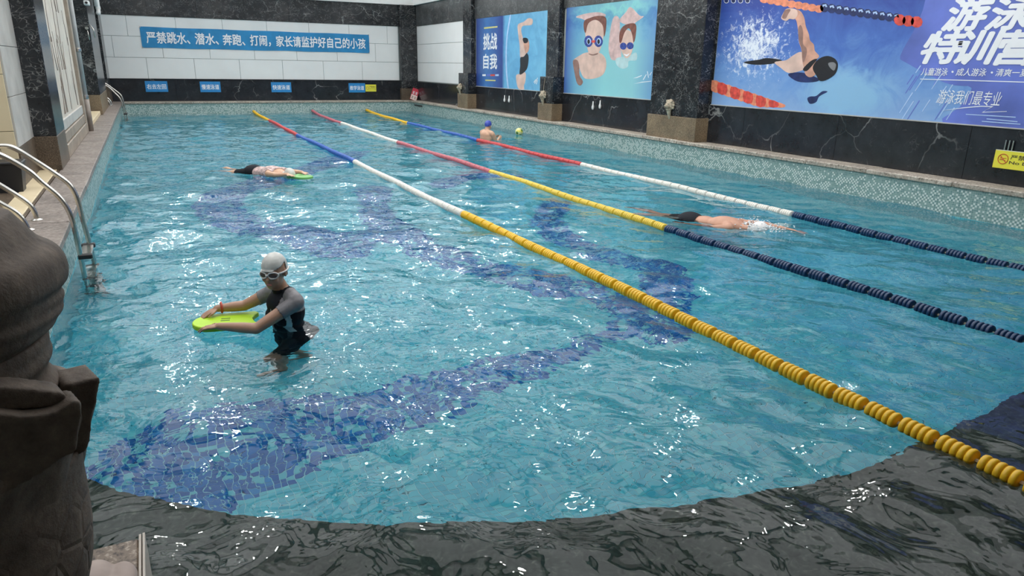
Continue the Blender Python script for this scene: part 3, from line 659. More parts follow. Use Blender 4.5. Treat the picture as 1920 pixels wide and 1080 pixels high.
for (x, z) in ((-.06, .29), (.055, .29)):
    for k in range(3): m.box(x-.04, x+.04, -.0125, -.0100, z-.045+k*.04, z-.03+k*.04)
    m.box(x-.008, x+.008, -.0125, -.010, z-.05, z+.055)
m.build('white_marks', PWHT, rb)

# ------------------------------------------------------------------ left side wall
wall_left = struct('wall_left', MB().box(-1.2, -.57, 9.49, YW+.3, -.3, 4.6).box(-3.4, -3.2, -3.5, YW+.3, -.3, 4.6), GROUT)
slabrow(wall_left, 'L', -.55, 9.49, 11.0, D, .85, 99, DARK_BROWN_GR, .02)
for z0, z1, st, off in ((.85, 1.39, 99, 0), (1.39, 1.92, 99, 0), (1.92, 2.45, 99, 0), (2.45, 2.98, 99, 0), (2.98, 4.0, 99, 0)): slabrow(wall_left, 'L', -.55, 9.49, 11.0, z0, z1, st, GREY_TILE, .02, off, .006, 'stone_tile')
for i in range(6):
    for j in range(4): MB().bbox(-1.2+j*.16-.001, -1.2+(j+1)*.16-.006 if j < 3 else -.57, 9.47, 9.49, D+i*.6 if i else D, D+.594+i*.6, .003).build('cream_tile', CREAM, wall_left)
pillar('black marble pillar on a brown base beside the pale stone tiles', -.70, -.30, 10.74, 11.80, 4.0, .855, DARK_BROWN_GR, MARB, .012)
pillar('black marble pillar beside the brown drain pipe on the pool side', -.70, -.27, 21.45, 25.2, 4.0, .92, BROWN_GR, MARB, .012)
pillar('black marble pillar in the far corner behind the corner ladder', -.75, -.24, 26.3, 28.2, 4.0, .98, DARK_BROWN_GR, MARB, .012)
# relief panel
rp = thing('relief_panel', 'pale marble relief panel with carved reeds in a stone frame', 'relief', mat=frame('L', (-.40, 12.0, D)))
RELIEF = plain('pale_marble', (.60, .55, .48), .45, var=.12, scale=3); FRM = plain('grey_brown_stone', (.30, .25, .20), .5, var=.2, scale=5); LINE = plain('carved_line', (.20, .16, .135), .7)
MB().bbox(0, 4.1, .52, 3.57, 0, .03, .004).build('panel', RELIEF, rp)
for a, b, c, d_, e in ((-.18, 0, .0, 3.57, .07), (4.1, 4.35, .0, 3.57, .09), (0, 4.1, .36, .52, .06), (0, 4.1, .20, .35, .075), (0, 4.1, .0, .19, .09)): MB().bbox(a, b, c, d_, 0, e, .01).build('frame_member', FRM if c < .3 else GREY_TILE, rp)
for k in range(20):
    u = random.uniform(.2, 3.9); v = random.choice([.56, .56, 1.2, 1.6, 2.1]); Ls = random.uniform(.4, 1.2); pts = []
    for i in range(9): t_ = i/8; pts.append((u+.10*math.sin(3*t_+k)+t_*random.uniform(-.02, .05), min(v+Ls*t_, 3.5), .032))
    MB().tube(pts, [.0075*(1-.75*i/8)+.0015 for i in range(9)], 6).build('carved_reed', LINE, rp)
# pipes
PIPE = plain('grey_brown_pipe', (.26, .22, .19), .4, var=.2); GPIPE = plain('grey_pipe', (.42, .43, .43), .35, var=.1)
dp = thing('drain_pipe', 'tall grey drain pipe with a brown foot beside the relief panel', 'pipe', (-.29, 16.55, D))
MB().lathe([(.055, 0), (.055, .62)], 'Z', 14).build('foot', PIPE, dp, True); MB().lathe([(.045, .6), (.045, 3.57)], 'Z', 14).build('tube', GPIPE, dp, True)
for z in (.62, 1.5, 2.6): MB().lathe([(.058, z), (.06, z+.02), (.06, z+.05), (.058, z+.07)], 'Z', 14).build('pipe_clamp', STEEL, dp)
wp = thing('waste_pipe', 'white bent waste pipe high in the far left corner', 'pipe', (-.20, 26.0, 3.0))
MB().tube([(0, .2, 1.0), (0, .2, .3), (0, .17, .19), (0, .08, .13), (0, -.3, .12)], .06, 12).build('tube', NOZ, wp, True); MB().tube([(-.02, -.35, 1.0), (-.02, -.35, .3)], .05, 10).build('riser', NOZ, wp, True)
MB().lathe([(.07, .25), (.07, .33)], 'Z', 12, (0, .2, 0)).build('collar', NOZ, wp)
cm = thing('security_camera', 'white security camera on the pillar beside the drain pipe', 'camera', (-.24, 21.3, 3.10))
MB().bbox(-.06, .06, -.30, .05, -.05, .05, .012).build('housing', NOZ, cm); MB().box(-.02, .02, .05, .17, -.02, .02).build('bracket', NOZ, cm); MB().lathe([(.03, -.31), (.03, -.30)], 'Y', 12).build('lens', BLACK_PL, cm)
tp = thing('shower_tap', 'chrome tap with looped hoses on the black pillar', 'tap', (-.22, 21.41, 2.45))
m = MB(); m.tube([(-.10, .02, .1), (-.03, -.05, .16), (.03, -.07, .06), (.04, -.07, -.14)], .015, 8); m.build('spout_pipe', STEEL, tp, True)
m = MB(); m.tube([(-.12, .02, .06), (-.10, -.07, -.02), (-.09, -.07, -.20)], .013, 8); m.build('hose', STEEL, tp, True)
MB().lathe([(.035, -.03), (.045, 0), (.03, .04)], 'Y', 12, (-.12, 0, .08)).build('handle', STEEL, tp)
# bench like step by the far pillar
stp = MB().bbox(-.55, -.32, 17.3, 21.3, 0, .10, .01).build('stone_step', CREAM); stp.location = (0, 0, D); tag(stp, 'low cream stone step along the wall below the black pillar', 'step')
# black bin in the recess
bb = thing('waste_bin', 'black plastic bin standing against the cream wall', 'bin', (-.62, 9.1, D))
m = MB(); m.add([(-.11, -.10, 0), (.10, -.10, 0), (.10, .12, 0), (-.11, .12, 0), (-.14, -.13, .30), (.13, -.13, .30), (.13, .15, .30), (-.14, .15, .30)], [(0, 3, 2, 1), (0, 1, 5, 4), (1, 2, 6, 5), (2, 3, 7, 6), (3, 0, 4, 7), (4, 5, 6, 7)]); m.build('body', BLACK_PL, bb)
MB().bbox(-.15, .14, -.14, .16, .29, .325, .01).build('rim', BLACK_PL, bb)

# ------------------------------------------------------------------ ladders
def ladder(label):
    t = thing('pool_ladder', label, 'ladder', (0, 7.1, D))
    def sm3(pts):
        P = [np.array(p, float) for p in pts]; out = []
        for i in range(len(P)-1):
            a = P[max(i-1, 0)]; b = P[i]; c = P[i+1]; d = P[min(i+2, len(P)-1)]
            for j in range(5): q = j/5; out.append(.5*((2*b)+(c-a)*q+(2*a-5*b+4*c-d)*q*q+(-a+3*b-3*c+d)*q**3))
        return out+[P[-1]]
    A = [(.12, -.66), (.112, -.30), (.105, .0), (.092, .40), (.085, .50), (.06, .61), (.01, .71), (-.08, .82), (-.168, .932), (-.327, 1.058), (-.44, 1.09), (-.55, 1.05), (-.60, .95), (-.56, .84), (-.46, .735), (-.392, .671), (-.313, .603), (-.265, .535), (-.238, .44), (-.235, .40)]
    B = [(.17, -.66), (.165, -.3), (.160, .0), (.125, .42), (.118, .53), (.10, .65), (.06, .745), (-.036, .845), (-.15, .95), (-.273, 1.055), (-.35, 1.085), (-.46, 1.07), (-.54, .99), (-.54, .87), (-.46, .78), (-.40, .725), (-.30, .63), (-.245, .56), (-.221, .47), (-.22, .40)]
    for L, yy in ((A, -.2), (B, .22)): MB().tube(sm3([(x, yy, z-D) for x, z in L]), .021, 12).build('rail', STEEL, t, True); MB().lathe([(.045, -.003), (.045, .008), (.024, .02)], 'Z', 14, (L[-1][0], yy, 0)).build('anchor_flange', STEEL, t)
    for z, xa in ((.17, .135), (-.08, .14), (-.33, .145), (-.58, .15)):
        r = MB().bbox(xa-.045, xa+.045, -.175, .195, z-D-.012, z-D+.012, .005).build('rung', STEEL, t)
        for yy in (-.2, .22): MB().bbox(xa-.055, xa+.055, yy-.028, yy+.028, z-D-.022, z-D+.02, .008).build('rubber_clamp', BLACK_PL, r)
    return t
l1 = ladder('stainless steel pool ladder beside the cream slabs')
l2 = copy_tree(l1); l2.location.y = 25.9; l2['label'] = 'stainless steel pool ladder in the corner by the banner wall'

# ------------------------------------------------------------------ unseen ceiling, left open between added beams to let sky light in; lamps
ce = struct('ceiling', MB().box(-3.4, 11.5, -3.5, 1.9, 4.45, 4.6), plain('dim_plaster', (.45, .45, .43), .7))  # unseen slab added to shade the near end, grey to dull its reflection
for y in (6., 9.5, 13., 16.5, 20., 23.5, 26.8): MB().box(-1.2, 10.7, y-.14, y+.14, 4.35, 4.7).build('beam', WHITE, ce)
for x in (2.5, 5.1, 7.7): MB().box(x-.10, x+.10, 1.9, YW, 4.4, 4.65).build('beam', WHITE, ce)
struct('wall_near', MB().box(-3.4, 11.5, -3.7, -3.5, -.3, 4.6), GREY_TILE)
LAMP = NT('lamp_glow'); LAMP.b.inputs['Base Color'].default_value = (1, 1, 1, 1); LAMP.b.inputs['Emission Color'].default_value = (1, .97, .92, 1); LAMP.b.inputs['Emission Strength'].default_value = LAMP_POWER
lm = thing('ceiling_lamp', 'round white downlight fixed under a ceiling beam', 'lamp', group='downlights under the beams')
MB().lathe([(.09, .20), (.11, .10), (.11, .0), (.10, -.005), (.095, .02)], 'Z', 20).build('housing', WHITE, lm)
MB().lathe([(.085, .012), (.085, .006)], 'Z', 20).build('diffuser', LAMP.m, lm)
first = True
for y in (6., 9.5, 13., 16.5, 20., 23.5):
    for x in (1.2, 3.8, 6.4, 9.0):
        o = lm if first else copy_tree(lm); first = False; o.location = (x, y, 4.16)

# ------------------------------------------------------------------ water
def wave(X, Y):
    z = np.zeros_like(X); r2 = np.random.default_rng(3)
    for lam, amp, n in ((2.2, .006, 6), (1.0, .0042, 9), (.5, .0020, 12), (.27, .0009, 14)):
        for k in range(n):
            a = r2.uniform(0, 2*math.pi); l = lam*r2.uniform(.75, 1.3); ph = r2.uniform(0, 6.28); kx, ky = 2*math.pi/l*math.cos(a), 2*math.pi/l*math.sin(a)
            z += amp*r2.uniform(.5, 1.2)*np.sin(kx*X+ky*Y+ph+.6*np.sin(.7*X-.9*Y+ph))
    return z
wx = np.linspace(-.03, XW+.03, 190); wy = np.concatenate([np.arange(YN-.05, 9, .045), np.arange(9, YF+.03, .09), [YF+.03]])
WX, WY = np.meshgrid(wx, wy); WZ = wave(WX, WY); nx, ny = len(wx), len(wy)
V = np.stack([WX.ravel(), WY.ravel(), WZ.ravel()], 1); F = [(j*nx+i, j*nx+i+1, (j+1)*nx+i+1, (j+1)*nx+i) for j in range(ny-1) for i in range(nx-1)]
rim = [i for i in range(nx)]+[j*nx+nx-1 for j in range(1, ny)]+[(ny-1)*nx+i for i in range(nx-2, -1, -1)]+[j*nx for j in range(ny-2, 0, -1)]
base = len(V); VB = V[rim].copy(); VB[:, 2] = ZF-.1; V = np.concatenate([V, VB]); n = len(rim)
F += [(rim[(i+1) % n], rim[i], base+i, base+(i+1) % n) for i in range(n)]+[tuple(base+i for i in range(n-1, -1, -1))]
me = bpy.data.meshes.new('pool_water'); me.from_pydata(V.tolist(), [], F); me.update()
sm_ = np.ones(len(me.polygons), bool); sm_[-(n+1):] = False; me.polygons.foreach_set('use_smooth', sm_)
WT = NT('clear_pool_water'); gl = WT.n('ShaderNodeBsdfGlass'); gl.inputs['IOR'].default_value = 1.333; gl.inputs['Roughness'].default_value = 0.; gl.inputs['Color'].default_value = (1, 1, 1, 1)
wv = WT.coord((1, 1, 1)); hh_ = WT.math('ADD', WT.math('MULTIPLY', WT.noise(wv, 3.2, 3, .5, .6), .017), WT.math('MULTIPLY', WT.noise(wv, 9, 1, .5, .4), .0019))
bp = WT.n('ShaderNodeBump'); bp.inputs['Strength'].default_value = 1.; bp.inputs['Distance'].default_value = 1.; WT.l(hh_, bp.inputs['Height']); WT.l(bp.outputs[0], gl.inputs['Normal'])
WT.l(gl.outputs[0], WT.out.inputs['Surface']); WT.t.nodes.remove(WT.b)
va = WT.n('ShaderNodeVolumeAbsorption'); va.inputs['Color'].default_value = (.36, .84, .97, 1); va.inputs['Density'].default_value = .28; WT.l(va.outputs[0], WT.out.inputs['Volume'])
me.materials.append(WT.m); tag(link('pool_water', me), 'clear blue rippled water filling the pool', 'water', kind='stuff')

# ------------------------------------------------------------------ lane ropes
FC = {'yellow': plain('yellow_float', (.80, .47, .015), .4, var=.08), 'red': plain('red_float', (.55, .055, .06), .4, var=.12), 'blue': plain('blue_float', (.03, .11, .42), .4, var=.1), 'white': plain('white_float', (.74, .72, .66), .4, var=.06), 'navy': plain('navy_float', (.004, .032, .10), .35, var=.12), 'rose': plain('rose_float', (.50, .13, .16), .4, var=.12), 'pale_yellow': plain('lemon_float', (.72, .52, .06), .4, var=.08)}
def float_mesh(mat, fine):
    r, L = .052, .176; pr = [(.016, -L/2)]
    if fine:
        for k in range(5):
            a = -L/2+k*L/5; w = L/5
            pr += [(r*.66, a+.002), (r*.93, a+w*.12), (r, a+w*.35), (r, a+w*.65), (r*.93, a+w*.88), (r*.66, a+w-.002)]
        ns = 16
    else:
        for k in range(5): a = -L/2+k*L/5; w = L/5; pr += [(r*.72, a+.001), (r, a+w*.25), (r, a+w*.75)]
        pr.append((r*.72, L/2-.001)); ns = 8
    pr.append((.016, L/2)); m = MB().lathe(pr, 'Y', ns).mesh('float'); m.materials.append(mat)
    m.polygons.foreach_set('use_smooth', np.ones(len(m.polygons), bool)); return m
ROPE = plain('plastic_cable', (.45, .38, .28), .6)
fm_cache = {}
def rope(label, x0, xf, segs):
    t = thing('lane_rope', label, 'lane rope', (x0, 1.3, .012), None); y = 1.32; xe = lambda yy: x0+(xf-x0)*max(0, (yy-18)/10)**1.5+.02*math.sin(yy*.7+x0)
    ze = lambda yy: (0.014+.006*math.sin(yy*2.1+x0)) if yy < 25.5 else .014+.07*((yy-25.5)/2.3)**2
    MB().tube([(xe(yy)-x0, yy-1.3, ze(yy)-.012) for yy in np.linspace(1.25, YF-.01, 70)], .011, 6).build('cable', ROPE, t)
    while y < YF-.12:
        c = next(nm for lim, nm in segs if y < lim); key = (c, y < 9)
        if key not in fm_cache: fm_cache[key] = float_mesh(FC[c], y < 9)
        o = link('float', fm_cache[key], t); o.location = (xe(y)-x0, y-1.3, ze(y)-.012); dx = (xe(y+.1)-xe(y-.1))/.2; o.rotation_euler = (random.uniform(-.02, .02), random.uniform(-.3, .3), -math.atan(dx)+random.uniform(-.02, .02)); y += .2055
    MB().bbox(xf-x0-.025, xf-x0+.025, YF-1.3-.06, YF-1.3+.0, ze(YF)-.03, ze(YF)+.02, .006).build('wall_hook', STEEL, t)
rope('lane rope of yellow, white, blue and red floats beside the woman with a kickboard', 4.155, 4.24, [(7.97, 'yellow'), (13.3, 'white'), (18.8, 'blue'), (24.0, 'red'), (99, 'yellow')])
rope('lane rope whose navy floats turn lemon yellow, middle of the three', 6.04, 6.33, [(6.37, 'navy'), (11.3, 'pale_yellow'), (16.5, 'rose'), (22.4, 'white'), (99, 'rose')])
rope('lane rope of navy, white and red floats passing the person in a blue cap', 8.09, 8.40, [(6.4, 'navy'), (11.5, 'white'), (16.35, 'red'), (21.9, 'blue'), (99, 'yellow')])

# ------------------------------------------------------------------ people
SKIN = plain('tanned_skin', (.42, .235, .155), .45, var=.08, scale=12); SKIN2 = plain('light_skin', (.60, .36, .24), .45, var=.08, scale=10); SKIN3 = plain('ruddy_skin', (.50, .26, .17), .45, var=.08, scale=10)
def hand(m, wr_, d, palm, side, L=.17, curl=.25):
    d = np.array(d, float); d /= np.linalg.norm(d); n_ = np.array(palm, float); n_ -= d*(n_@d); n_ /= np.linalg.norm(n_); a = np.cross(d, n_)*side; w = np.array(wr_, float)
    R = np.stack([d, a, n_], 1); m.ell(w+d*L*.27, (L*.29, L*.24, L*.085), R)
    for k, ln in enumerate((.40, .46, .43, .33)):
        b = w+d*L*(.5-.03*abs(k-1.3))+a*L*(-.19+.125*k); dd = d*math.cos(.1)+a*(k-1.5)*.10; m.cap(b-d*.01, b+dd*L*ln*.55+n_*(-curl*.01), .0092, .0082, 8); m.cap(b+dd*L*ln*.55-n_*curl*.01, b+dd*L*ln-n_*curl*.05, .0082, .0065, 8)
    b = w+d*L*.12-a*L*.2; m.cap(b, b+(d*.75-a*.65)*L*.25, .0115, .010, 8); m.cap(b+(d*.75-a*.65)*L*.25, b+(d*.75-a*.65)*L*.25+(d*.95-a*.15-n_*.2)*L*.2, .010, .0075, 8)
def head(m, c, f, s=1.):
    R = frame3(f); c = np.array(c, float); E = lambda p, r: m.ell(c+R @ (np.array(p)*s), tuple(np.array(r)*s), R)
    E((-.01, 0, .03), (.098, .077, .095)); E((.022, 0, -.045), (.070, .060, .078)); E((.045, 0, -.092), (.032, .036, .026)); E((.086, 0, -.015), (.016, .012, .026)); E((.097, 0, -.032), (.013, .015, .011))
    E((.076, 0, -.066), (.014, .025, .008)); E((.072, 0, -.075), (.014, .022, .008)); E((.066, .036, -.035), (.022, .022, .022)); E((.066, -.036, -.035), (.022, .022, .022)); E((.083, 0, .022), (.014, .048, .012))
    for q in (1, -1): E((-.005, q*.078, -.008), (.018, .010, .03))
    return R
# --- woman standing with a kickboard
wm = MB(); HC = np.array([1.425, 4.95, .405]); HF = (-.60, -.80, -.06)
BF = frame3((-.93, -.36, 0))                                       # forward, left (towards the camera), up
T = lambda o_, c=(1.485, 4.975, .05): np.array(c)+BF @ np.array(o_)
RT = BF
wm.ell(T((-.01, 0, .06)), (.105, .150, .15), RT); wm.ell(T((.035, 0, .10)), (.085, .12, .10), RT); wm.ell(T((.065, .055, .02)), (.055, .058, .055), RT); wm.ell(T((.065, -.055, .02)), (.055, .058, .055), RT)
wm.ell(T((-.02, 0, -.10)), (.10, .128, .13), RT); wm.ell(T((-.06, 0, -.23)), (.125, .158, .12), RT); wm.ell(T((-.10, .06, -.25)), (.10, .085, .10), RT); wm.ell(T((-.10, -.06, -.25)), (.10, .085, .10), RT)
wm.cap(T((.0, .06, .185)), T((.01, .15, .16)), .05, .055); wm.cap(T((.0, -.06, .185)), T((.01, -.15, .16)), .05, .055)
wm.cap(T((.005, 0, .17)), HC+np.array([.01, .012, -.07]), .058, .052)
HR = head(wm, HC, HF, 1.02)
SL, SR = T((.01, .165, .150)), T((.01, -.165, .150)); EL, ER = np.array([1.255, 4.80, .055]), np.array([1.23, 5.20, .10]); WL, WR = np.array([1.03, 4.93, .062]), np.array([1.045, 5.235, .092])
for S_, E_, W_ in ((SL, EL, WL), (SR, ER, WR)): wm.cap(S_, E_, .052, .038); wm.cap(E_, E_+(W_-E_)*.35, .039, .038); wm.cap(E_+(W_-E_)*.35, W_, .038, .026)
hand(wm, WL, (-.85, .45, -.10), (0, 0, 1), -1, .165, .5); hand(wm, WR, (-.92, -.1, -.35), (0, 0, 1), 1, .165, .6)
HL, HRt = T((-.05, .085, -.28)), T((-.05, -.085, -.28))
KL, KR = np.array([1.37, 4.84, -.48]), np.array([1.50, 5.05, -.52]); AL, AR = np.array([1.42, 4.85, -.74]), np.array([1.63, 5.03, -.73])
for H_, K_, A_, tt in ((HL, KL, AL, (1.26, 4.81, -.772)), (HRt, KR, AR, (1.49, 4.98, -.772))):
    wm.cap(H_, K_, .098, .066); wm.cap(K_, K_+(A_-K_)*.35, .062, .064); wm.cap(K_+(A_-K_)*.35, A_, .064, .042); wm.cap(A_+np.array([.02, 0, -.035]), tt, .032, .022)
pw = thing('person', 'person in a grey cap and white goggles pushing a green kickboard', 'person', (0, 0, 0))
bw = organic('body', wm, .0062, SKIN, pw, 5)
DARKS = plain('dark_swimsuit', (.012, .014, .019), .7, spec=.15); GREYS = plain('grey_rash_sleeve', (.20, .19, .20), .6, var=.15, scale=30); LCAP = plain('pale_grey_cap', (.55, .55, .52), .4, var=.12, scale=14)
bwd = lambda c: (c-np.array([1.485, 4.975, .05])) @ BF
def seg_t(c, a, b): d = b-a; return ((c-a) @ d)/(d @ d)
def seg_d(c, a, b): t_ = np.clip(seg_t(c, a, b), 0, 1)[:, None]; return np.linalg.norm(c-a-t_*(b-a), axis=1)
is_arm = lambda c: ((seg_d(c, SL, EL) < .075) & (seg_t(c, SL, EL) > .02)) | ((seg_d(c, SR, ER) < .075) & (seg_t(c, SR, ER) > .02))
def sleeve(c):
    q = bwd(c); arm = ((seg_d(c, SL, EL) < .075) & (seg_t(c, SL, EL) < .42)) | ((seg_d(c, SR, ER) < .075) & (seg_t(c, SR, ER) < .42))
    return ((arm & (seg_t(c, SL, EL) > -.4)) | ((q[:, 2] > .055) & (np.abs(q[:, 1]) > .062) & (q[:, 2] < .27) & (q[:, 0] < .085) & (np.linalg.norm(c-HC, axis=1) > .15))) & (q[:, 2] < .30)
def suit(c):
    q = bwd(c); noarm = (seg_d(c, SL, EL) > .062) & (seg_d(c, SR, ER) > .062) & (seg_d(c, EL, WL) > .06) & (seg_d(c, ER, WR) > .06) & (q[:, 0] < .17)
    thigh = ((seg_t(c, HL, KL) < .85) & (seg_d(c, HL, KL) < .13)) | ((seg_t(c, HRt, KR) < .85) & (seg_d(c, HRt, KR) < .13))
    tor = (q[:, 2] < .20) & (q[:, 2] > -.42) & noarm & ((q[:, 2] < .075) | (np.abs(q[:, 1]) < .075))
    neck = (q[:, 2] >= .17) & (q[:, 2] < .235) & (np.abs(q[:, 1]) < .078) & (np.linalg.norm(c-HC, axis=1) > .135)
    return (tor | neck | (thigh & (c[:, 2] < -.12))) & noarm
garment(bw, sleeve, .005, GREYS, 'sleeves', pw); garment(bw, suit, .006, DARKS, 'swimsuit', pw)
hq = lambda c: (c-HC) @ HR
garment(bw, lambda c: (hq(c)[:, 2]+.42*np.minimum(hq(c)[:, 0], .09) > .062-.0*hq(c)[:, 0]) & (c[:, 2] > .36) | ((hq(c)[:, 0] < -.015) & (hq(c)[:, 2] > -.055) & (np.linalg.norm(c-HC, axis=1) < .14)), .006, LCAP, 'swim_cap', pw)
gg = MB()
for q in (1, -1):
    pts = [HC+HR @ np.array([.097-.030*max(0, (abs(.036+.031*math.cos(a))-.03)/.04), q*(.036+.031*math.cos(a)), .000+.022*math.sin(a)]) for a in np.linspace(0, 2*math.pi, 21)]
    gg.tube(pts, .0058, 7, False)
gg.tube([HC+HR @ np.array([.103, y_, .003]) for y_ in (-.010, 0, .010)], .006, 7)
gob = gg.build('goggles', plain('white_rubber', (.72, .68, .66), .45), pw, True)
ln = MB()
for q in (1, -1): ln.ell(HC+HR @ np.array([.088, q*.036, .0]), (.008, .029, .020), HR @ np.array([[math.cos(q*.3), -math.sin(q*.3), 0], [math.sin(q*.3), math.cos(q*.3), 0], [0, 0, 1]]))
ln.build('lens', plain('brown_lens', (.10, .07, .06), .12), gob, True)
st = MB(); st.tube([HC+HR @ np.array([-.012+.096*math.cos(a), .088*math.sin(a), .004+.012*(1-math.cos(a))*.5]) for a in np.linspace(.75, 2*math.pi-.75, 24)], .0065, 7); st.build('strap', plain('white_strap', (.7, .68, .66), .5), gob, True)
lp = MB(); lp.ell(HC+HR @ np.array([.090, 0, -.072]), (.007, .021, .008), HR); lp.build('lips', plain('lips', (.45, .16, .13), .5), pw, True)
zs_ = MB()
zp = [T((.125-.55*abs(z_-.03)**1.6, .012, z_)) for z_ in np.linspace(.14, -.12, 9)]; zs_.tube(zp, .006, 6); zs_.build('zip', plain('grey_zip', (.35, .35, .36), .4), pw)
MB().tube([WR+np.array([.030, .0, .004])+np.array([0, math.cos(a)*.036, math.sin(a)*.036]) for a in np.linspace(0, 2*math.pi, 20)], .008, 8, False).build('wrist_band', plain('red_band', (.50, .07, .04), .5), pw, True)
# white flank piece of the swimsuit
garment(bw, lambda c: (lambda q: (np.abs(q[:, 0]-.045-.25*(q[:, 2]+.02)) < .022) & (q[:, 2] < .07) & (q[:, 2] > -.13) & (q[:, 1] > .03) & (seg_d(c, SL, EL) > .062) & (seg_d(c, EL, WL) > .05))(bwd(c)), .0095, plain('white_suit_stripe', (.6, .6, .58), .5), 'side_stripe', pw)
# kickboards
KB = plain('lime_foam', (.42, .68, .02), .5, var=.06); KB2 = plain('green_foam', (.16, .42, .12), .5)
def kickboard(label, loc, rz, tilt, mat, L=.42, w=.28):
    t = thing('kickboard', label, 'kickboard', loc); t.rotation_euler = (tilt[0], tilt[1], rz); poly = []
    for a in np.linspace(-math.pi/2, math.pi/2, 15): poly.append((L/2-w/2+w/2*math.cos(a)*1.0, w/2*math.sin(a)))
    for u, v in ((-L/2+.03, w/2), (-L/2, w/2-.03), (-L/2+.025, w*.22), (-L/2+.04, 0), (-L/2+.025, -w*.22), (-L/2, -w/2+.03), (-L/2+.03, -w/2)): poly.append((u, v))
    b = MB().prism(poly, -.018, .018).build('board', mat, t); bv = b.modifiers.new('soft', 'BEVEL'); bv.width = .008; bv.segments = 3; bv.limit_method = 'ANGLE'
    for v in (.02, -.02): MB().box(-.03, .03, v-.007, v+.007, .0175, .0195).build('printed_bar', plain('faded_print', (.10, .20, .05), .5), t)
    return t
kickboard('lime green kickboard held by the person in white goggles', (1.085, 5.10, .028), math.pi-.18, (0, 0, 0), KB, .44, .29)
# --- far swimmer with a kickboard
def prone(label, c, hd, caps, skin, suitm, capm, arm2, top=None, s=1., sink=0., low=(.35, -.12), mat_top=None):
    Rr = frame3((hd[0], hd[1], 0)); P = lambda o_: np.array(c)+Rr @ (np.array(o_)*s); m = MB()
    m.ell(P((.05, 0, sink)), (.24*s, .175*s, .115*s), Rr); m.ell(P((-.22, 0, sink-.02)), (.18*s, .14*s, .10*s), Rr); m.ell(P((-.42, 0, sink-.02)), (.17*s, .165*s, .115*s), Rr)
    m.cap(P((.24, 0, sink+.0)), P((.34, 0, sink-.0)), .06*s, .055*s); HP = P((.44, 0, sink-.005)); head(m, HP, Rr @ np.array([.55, 0, -.83]), s)
    for q in (1, -1):
        H_ = P((-.48, q*.085, sink-.04)); K_ = P((-.90, q*.10, sink-.11-.03*q)); A_ = P((-1.28, q*.11, sink-.10+.05*q)); m.cap(H_, K_, .082*s, .055*s); m.cap(K_, K_+(A_-K_)*.35, .054*s, .056*s); m.cap(K_+(A_-K_)*.35, A_, .056*s, .036*s); m.cap(A_, A_+Rr @ np.array([-.16, 0, -.02])*s, .034*s, .020*s)
    for q, (e, w, hd_) in zip((1, -1), arm2):
        S_ = P((.17, q*.19, sink+.02)); m.cap(P((.12, q*.12, sink+.02)), S_, .07*s, .058*s); m.cap(S_, P(e), .053*s, .040*s); m.cap(P(e), P(w), .041*s, .028*s); hand(m, P(w), Rr @ np.array(hd_), (0, 0, 1), q, .17*s)
    t = thing('person', label, 'person'); b = organic('body', m, .010, skin, t, 4); lc = lambda co_: ((co_-np.array(c)) @ Rr)/s
    garment(b, lambda x: (lc(x)[:, 0] < -.30) & (lc(x)[:, 0] > -.74) & (np.abs(lc(x)[:, 1]) < .24), .008, suitm, 'swim_trunks', t)
    if mat_top: garment(b, lambda x: (lc(x)[:, 0] < .20) & (lc(x)[:, 0] >= -.31) & (np.abs(lc(x)[:, 1]) < .175), .008, mat_top, 'swim_top', t)
    garment(b, lambda x: (np.linalg.norm(x-HP, axis=1) < .135*s) & ((lc(x)[:, 2]-(sink)) > -.045) & (lc(x)[:, 0] > .33), .007, capm, 'swim_cap', t); return t
PRINT_T = plain('pink_patterned_cloth', (.50, .36, .34), .6, var=.6, scale=22)
prone('person face down with a green kickboard in the lane by the pool ladders', (2.47, 12.22, .03), (.52, -.85), None, SKIN2, DARKS, LCAP, (((.38, .22, .04), (.58, .15, .06), (1, -.1, -.1)), ((.38, -.22, .04), (.58, -.15, .06), (1, .1, -.1))), sink=.015, mat_top=PRINT_T)
kickboard('green kickboard under the hands of the far face down swimmer', (2.85, 11.62, .045), math.atan2(-.85, .52), (0, .0, 0), KB2, .42, .28)
# --- freestyle swimmer
prone('person swimming freestyle in black trunks and a white cap between two ropes', (6.95, 6.42, .0), (.36, -.93), None, SKIN3, DARKS, plain('white_cap', (.80, .78, .77), .4), (((.42, .24, .0), (.78, .22, -.02), (1, 0, -.08)), ((-.12, -.28, -.06), (-.38, -.24, -.13), (-1, .05, -.1))), sink=-.035, s=1.04)
